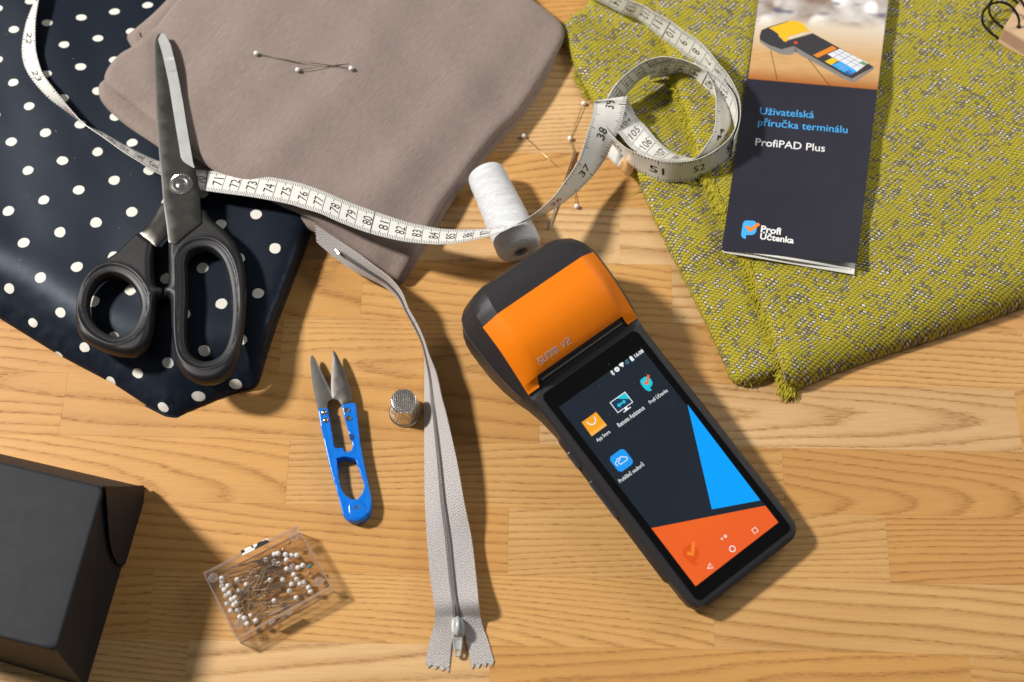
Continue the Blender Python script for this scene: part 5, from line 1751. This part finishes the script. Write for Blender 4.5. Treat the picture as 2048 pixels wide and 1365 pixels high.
# printed photograph: blurred room above a wooden counter
k = NT("printed_photo")
gq = [LFp(1496, 158, .006), LFp(1755, 180, .006), LFp(1781, -45, .006), LFp(1523, -45, .006)]
uv = k.n('ShaderNodeTexCoord').outputs['UV']; s_ = k.n('ShaderNodeSeparateXYZ', {0: uv}); v_ = s_.outputs[1]
wood = k.mix(k.noise(k.vm('MULTIPLY', uv, (6, 30, 1)), 1.0, 3), hexc("c08c52"), hexc("d8b480"))
wood = k.mix(k.mr(v_, .0, .12), hexc("a8622a"), wood)
wood = k.mix(k.mr(v_, .25, .5), wood, hexc("d9c8b0"))
bl = k.n('ShaderNodeTexVoronoi', {'Vector': k.vm('MULTIPLY', uv, (5, 4.2, 1)), 'Scale': 1.0, 'Smoothness': 1.0}, feature='SMOOTH_F1')
room = k.mix(k.mr(k.noise(k.vm('MULTIPLY', uv, (3.2, 4, 1)), 1.0, 2), .35, .65), hexc("d2cdc8"), hexc("8f786a"))
room = k.mix(k.mr(bl.outputs['Distance'], .34, .2), room, hexc("f4f0ec"))
room = k.mix(k.mr(k.noise(k.vm('MULTIPLY', uv, (2.5, 5, 1)), 1.7, 1), .58, .7), room, hexc("6f6a7c"))
k.pr(Base_Color=k.mix(k.mr(v_, .50, .62), wood, room), Roughness=.35, Specular_IOR_Level=.4)
mesh("printed_photo", gq, [(0, 1, 2, 3)], k.mat, lf, False, uv=[(0, 0), (1, 0), (1, 1), (0, 1)])
fl = lambda n_, h_: paper(n_, hexc(h_), .35)
lprint("counter_joint", [Z6([(612, 560), (620, 560), (694, 885), (684, 885)])], fl("print_joint", "7a5230"), .010)
lprint("counter_joint", [Z6([(1028, 655), (1036, 652), (1275, 950), (1262, 950)])], fl("print_joint", "7a5230"), .010)
lprint("pictured_underside", [Z6([(497, 440), (735, 540), (870, 505), (910, 570), (845, 608), (740, 606), (620, 555), (500, 468)]), Z6([(870, 510), (1440, 838), (1530, 878), (1757, 742), (1757, 768), (1535, 918), (1400, 862), (890, 580)])], fl("print_grey", "85817e"), .010)
lprint("pictured_housing", [Z6([(494, 400), (516, 335), (600, 298), (810, 234), (840, 240), (700, 400), (770, 460), (1082, 370), (1757, 742), (1520, 872), (1440, 840), (872, 512), (735, 548), (600, 500), (497, 442)])], fl("print_dark", "3d3b3d"), .014)
lprint("pictured_cover", [Z6([(595, 312), (825, 236), (880, 232), (955, 250), (1010, 300), (1062, 366), (1020, 345), (805, 412), (808, 440), (790, 465), (762, 460), (690, 370), (640, 335)])], fl("print_yellow", "efb92a"), .018)
lprint("pictured_paper", [Z6([(806, 425), (1000, 362), (1004, 370), (810, 436)])], PAPER, .022)
lprint("pictured_keys", [Z6([(1245, 602), (1380, 542), (1695, 702), (1565, 800)])], fl("print_white", "dfe0e6"), .018)
lprint("pictured_keys", [Z6([(1085, 612), (1300, 510), (1352, 540), (1140, 642)])], fl("print_orange", "e0842a"), .018)
lprint("pictured_keys", [Z6([(1215, 682), (1310, 637), (1372, 672), (1285, 722)])], fl("print_gold", "e3c02c"), .018)
lprint("pictured_keys", [Z6([(1290, 722), (1395, 682), (1570, 790), (1490, 838)])], fl("print_blue", "39a8ee"), .019)
lprint("pictured_keys", [Z6([(1432, 802), (1480, 775), (1530, 806), (1490, 838)])], fl("print_navy", "1d66ad"), .022)
lprint("pictured_keys", [Z6([(1590, 700), (1630, 678), (1690, 708), (1650, 728)])], fl("print_green", "5b9a55"), .022)
lprint("pictured_lamp", [Z6([(870, 470), (885, 458), (905, 460), (915, 472), (908, 490), (885, 492)])], fl("print_red", "d8483a"), .018)
JN = MB()
for a, b in (((1310, 575), (1630, 752)), ((1350, 558), (1660, 727)), ((1300, 640), (1440, 572)), ((1370, 680), (1510, 608)), ((1440, 722), (1580, 645)), ((1500, 760), (1640, 680)), ((1350, 703), (1520, 820)), ((1360, 775), (1470, 725))):
    pa, pb_ = [LFp(*Z6([q])[0], .026) for q in (a, b)]
    w_ = np.cross(ln_, pb_ - pa); w_ /= np.linalg.norm(w_); w_ *= .018
    JN.add([pa - w_, pa + w_, pb_ + w_, pb_ - w_], [(0, 1, 2, 3)])
JN.build("pictured_key_lines", fl("print_line", "9fa3ad"), lf, smooth=False)


def ltext(name, s, x0, y0, x1, y1, mat, bold, hpx=None):
    a, b = LF2(x0, y0), LF2(x1, y1)
    w_ = np.linalg.norm(b - a); c_ = (a + b) / 2; d_ = (b - a) / w_; n2 = np.array([-d_[1], d_[0]])
    v, f = glyphs_fit(s, w_, hpx / 33 if hpx else None, bold)
    return mesh(name, [GL(*(c_ + d_ * p + n2 * q), .003) for p, q in v], f, mat, lf, smooth=False)


CY = paper("cyan_print", hexc("4aaef0"), .4); WP = paper("white_print", hexc("f2f0ee"), .4)
ltext("title_line", "Uživatelská", 1520, 222, 1628, 230, CY, .004)
ltext("title_line", "příručka terminálu", 1516, 246, 1695, 261.5, CY, .004)
ltext("product_line", "ProfiPAD Plus", 1511, 284, 1650, 297, WP, .006)
ltext("publisher_line", "Profi", 1522, 458, 1562, 463.5, WP, .03)
ltext("publisher_line", "Účtenka", 1520.5, 471, 1588, 480, WP, .03)


def Z7(l): return [(1460 + x / 12.8, 420 + y / 12.8) for x, y in l]


lprint("badge", [Z7([(330, 345), (360, 295), (400, 276), (500, 275), (600, 280), (650, 305), (680, 345), (692, 420), (680, 500), (668, 570), (620, 630), (540, 652), (415, 642), (404, 745), (370, 740), (320, 715), (288, 660), (285, 620), (295, 560)])], CY, .010)
lprint("tick_mark", [Z7([(383, 432), (440, 392), (530, 462), (720, 325), (778, 390), (520, 572)])], paper("orange_print", hexc("f58a2a"), .4), .015)

# ================================================================== SPIRAL NOTEBOOK
nbk = thing("spiral_notebook", (33, 24, 0), "kraft spiral notebook with black wire rings at the top right corner on the olive fabric", "notebook")
KRAFT = plain("kraft_card", hexc("cfac86"), .75, var=.08, scale=4)
PAGES = plain("page_edges", hexc("a9866a"), .8, var=.12, scale=9)
tA = P(2008, 55, 2.75); tC = tA + (P(2048, 79, 2.75) - tA) * 4; tB = tA + (P(2038, 5, 2.75) - tA) * 4; tD = tC + tB - tA
lA = P(1995, 84, 1.85); lC = lA + (P(2048, 117, 1.85) - lA) * 4; lB = np.array([tB[0] - .05, tB[1], 1.85]); lD = np.array([tD[0], tD[1], 1.85])
mid = lambda a, b, t: a + (b - a) * t
mb = MB(); mb.hexa([mid(lA, tA, .86), mid(lC, tC, .86), mid(lD, tD, .86), mid(lB, tB, .86), tA, tC, tD, tB]); mb.build("front_cover", KRAFT, nbk, smooth=False)
ins_ = (tD - tA) / np.linalg.norm(tD - tA) * .12
mb = MB(); mb.hexa([mid(lA, tA, .14) + ins_, mid(lC, tC, .14), mid(lD, tD, .14), mid(lB, tB, .14), mid(lA, tA, .855) + ins_, mid(lC, tC, .855), mid(lD, tD, .855), mid(lB, tB, .855)]); mb.build("pages", PAGES, nbk, smooth=False)
mb = MB(); mb.hexa([lA, lC, lD, lB, mid(lA, tA, .135), mid(lC, tC, .135), mid(lD, tD, .135), mid(lB, tB, .135)]); mb.build("back_cover", KRAFT, nbk, smooth=False)
WIRE = plain("black_wire", hexc("0e0e0e"), .25, spec=.6, var=0)
base_ring = [(2038, 56, 2.7), (2037, 36, 3.5), (2024, 15, 3.85), (2004, 5, 3.75), (1982, 9, 3.3), (1967, 24, 2.7), (1965, 44, 2.3), (1977, 62, 2.02), (1996, 77, 1.95)]
for sx, sy in ((0, 0), (14, -18), (46, -66)):
    path = catmull([P(x + sx, y + sy, h) for x, y, h in base_ring], 8)
    mb = MB(); mb.tube(path, .085, 8); mb.build("wire_ring", WIRE, nbk)
for x, y in ((2038, 54), (2072, 2)):
    q = P(x, y, 2.76); mb = MB(); mb.lathe([(0, .0), (.17, .0), (.17, -.02)], q, (0, 0, 1), 20); mb.build("punched_hole", INK, nbk, smooth=False)

fb = thing("loose_fibre", P(1250, 392, 0), "fine stray fibre curling on the bare wood left of the olive fabric", "fibre")
mb = MB(); mb.tube(catmull([P(1218, 398, .03), P(1236, 392, .10), P(1262, 389, .12), P(1284, 380, .08)], 6), .014, 5)
mb.build("strand", OLIVE_YARN, fb)
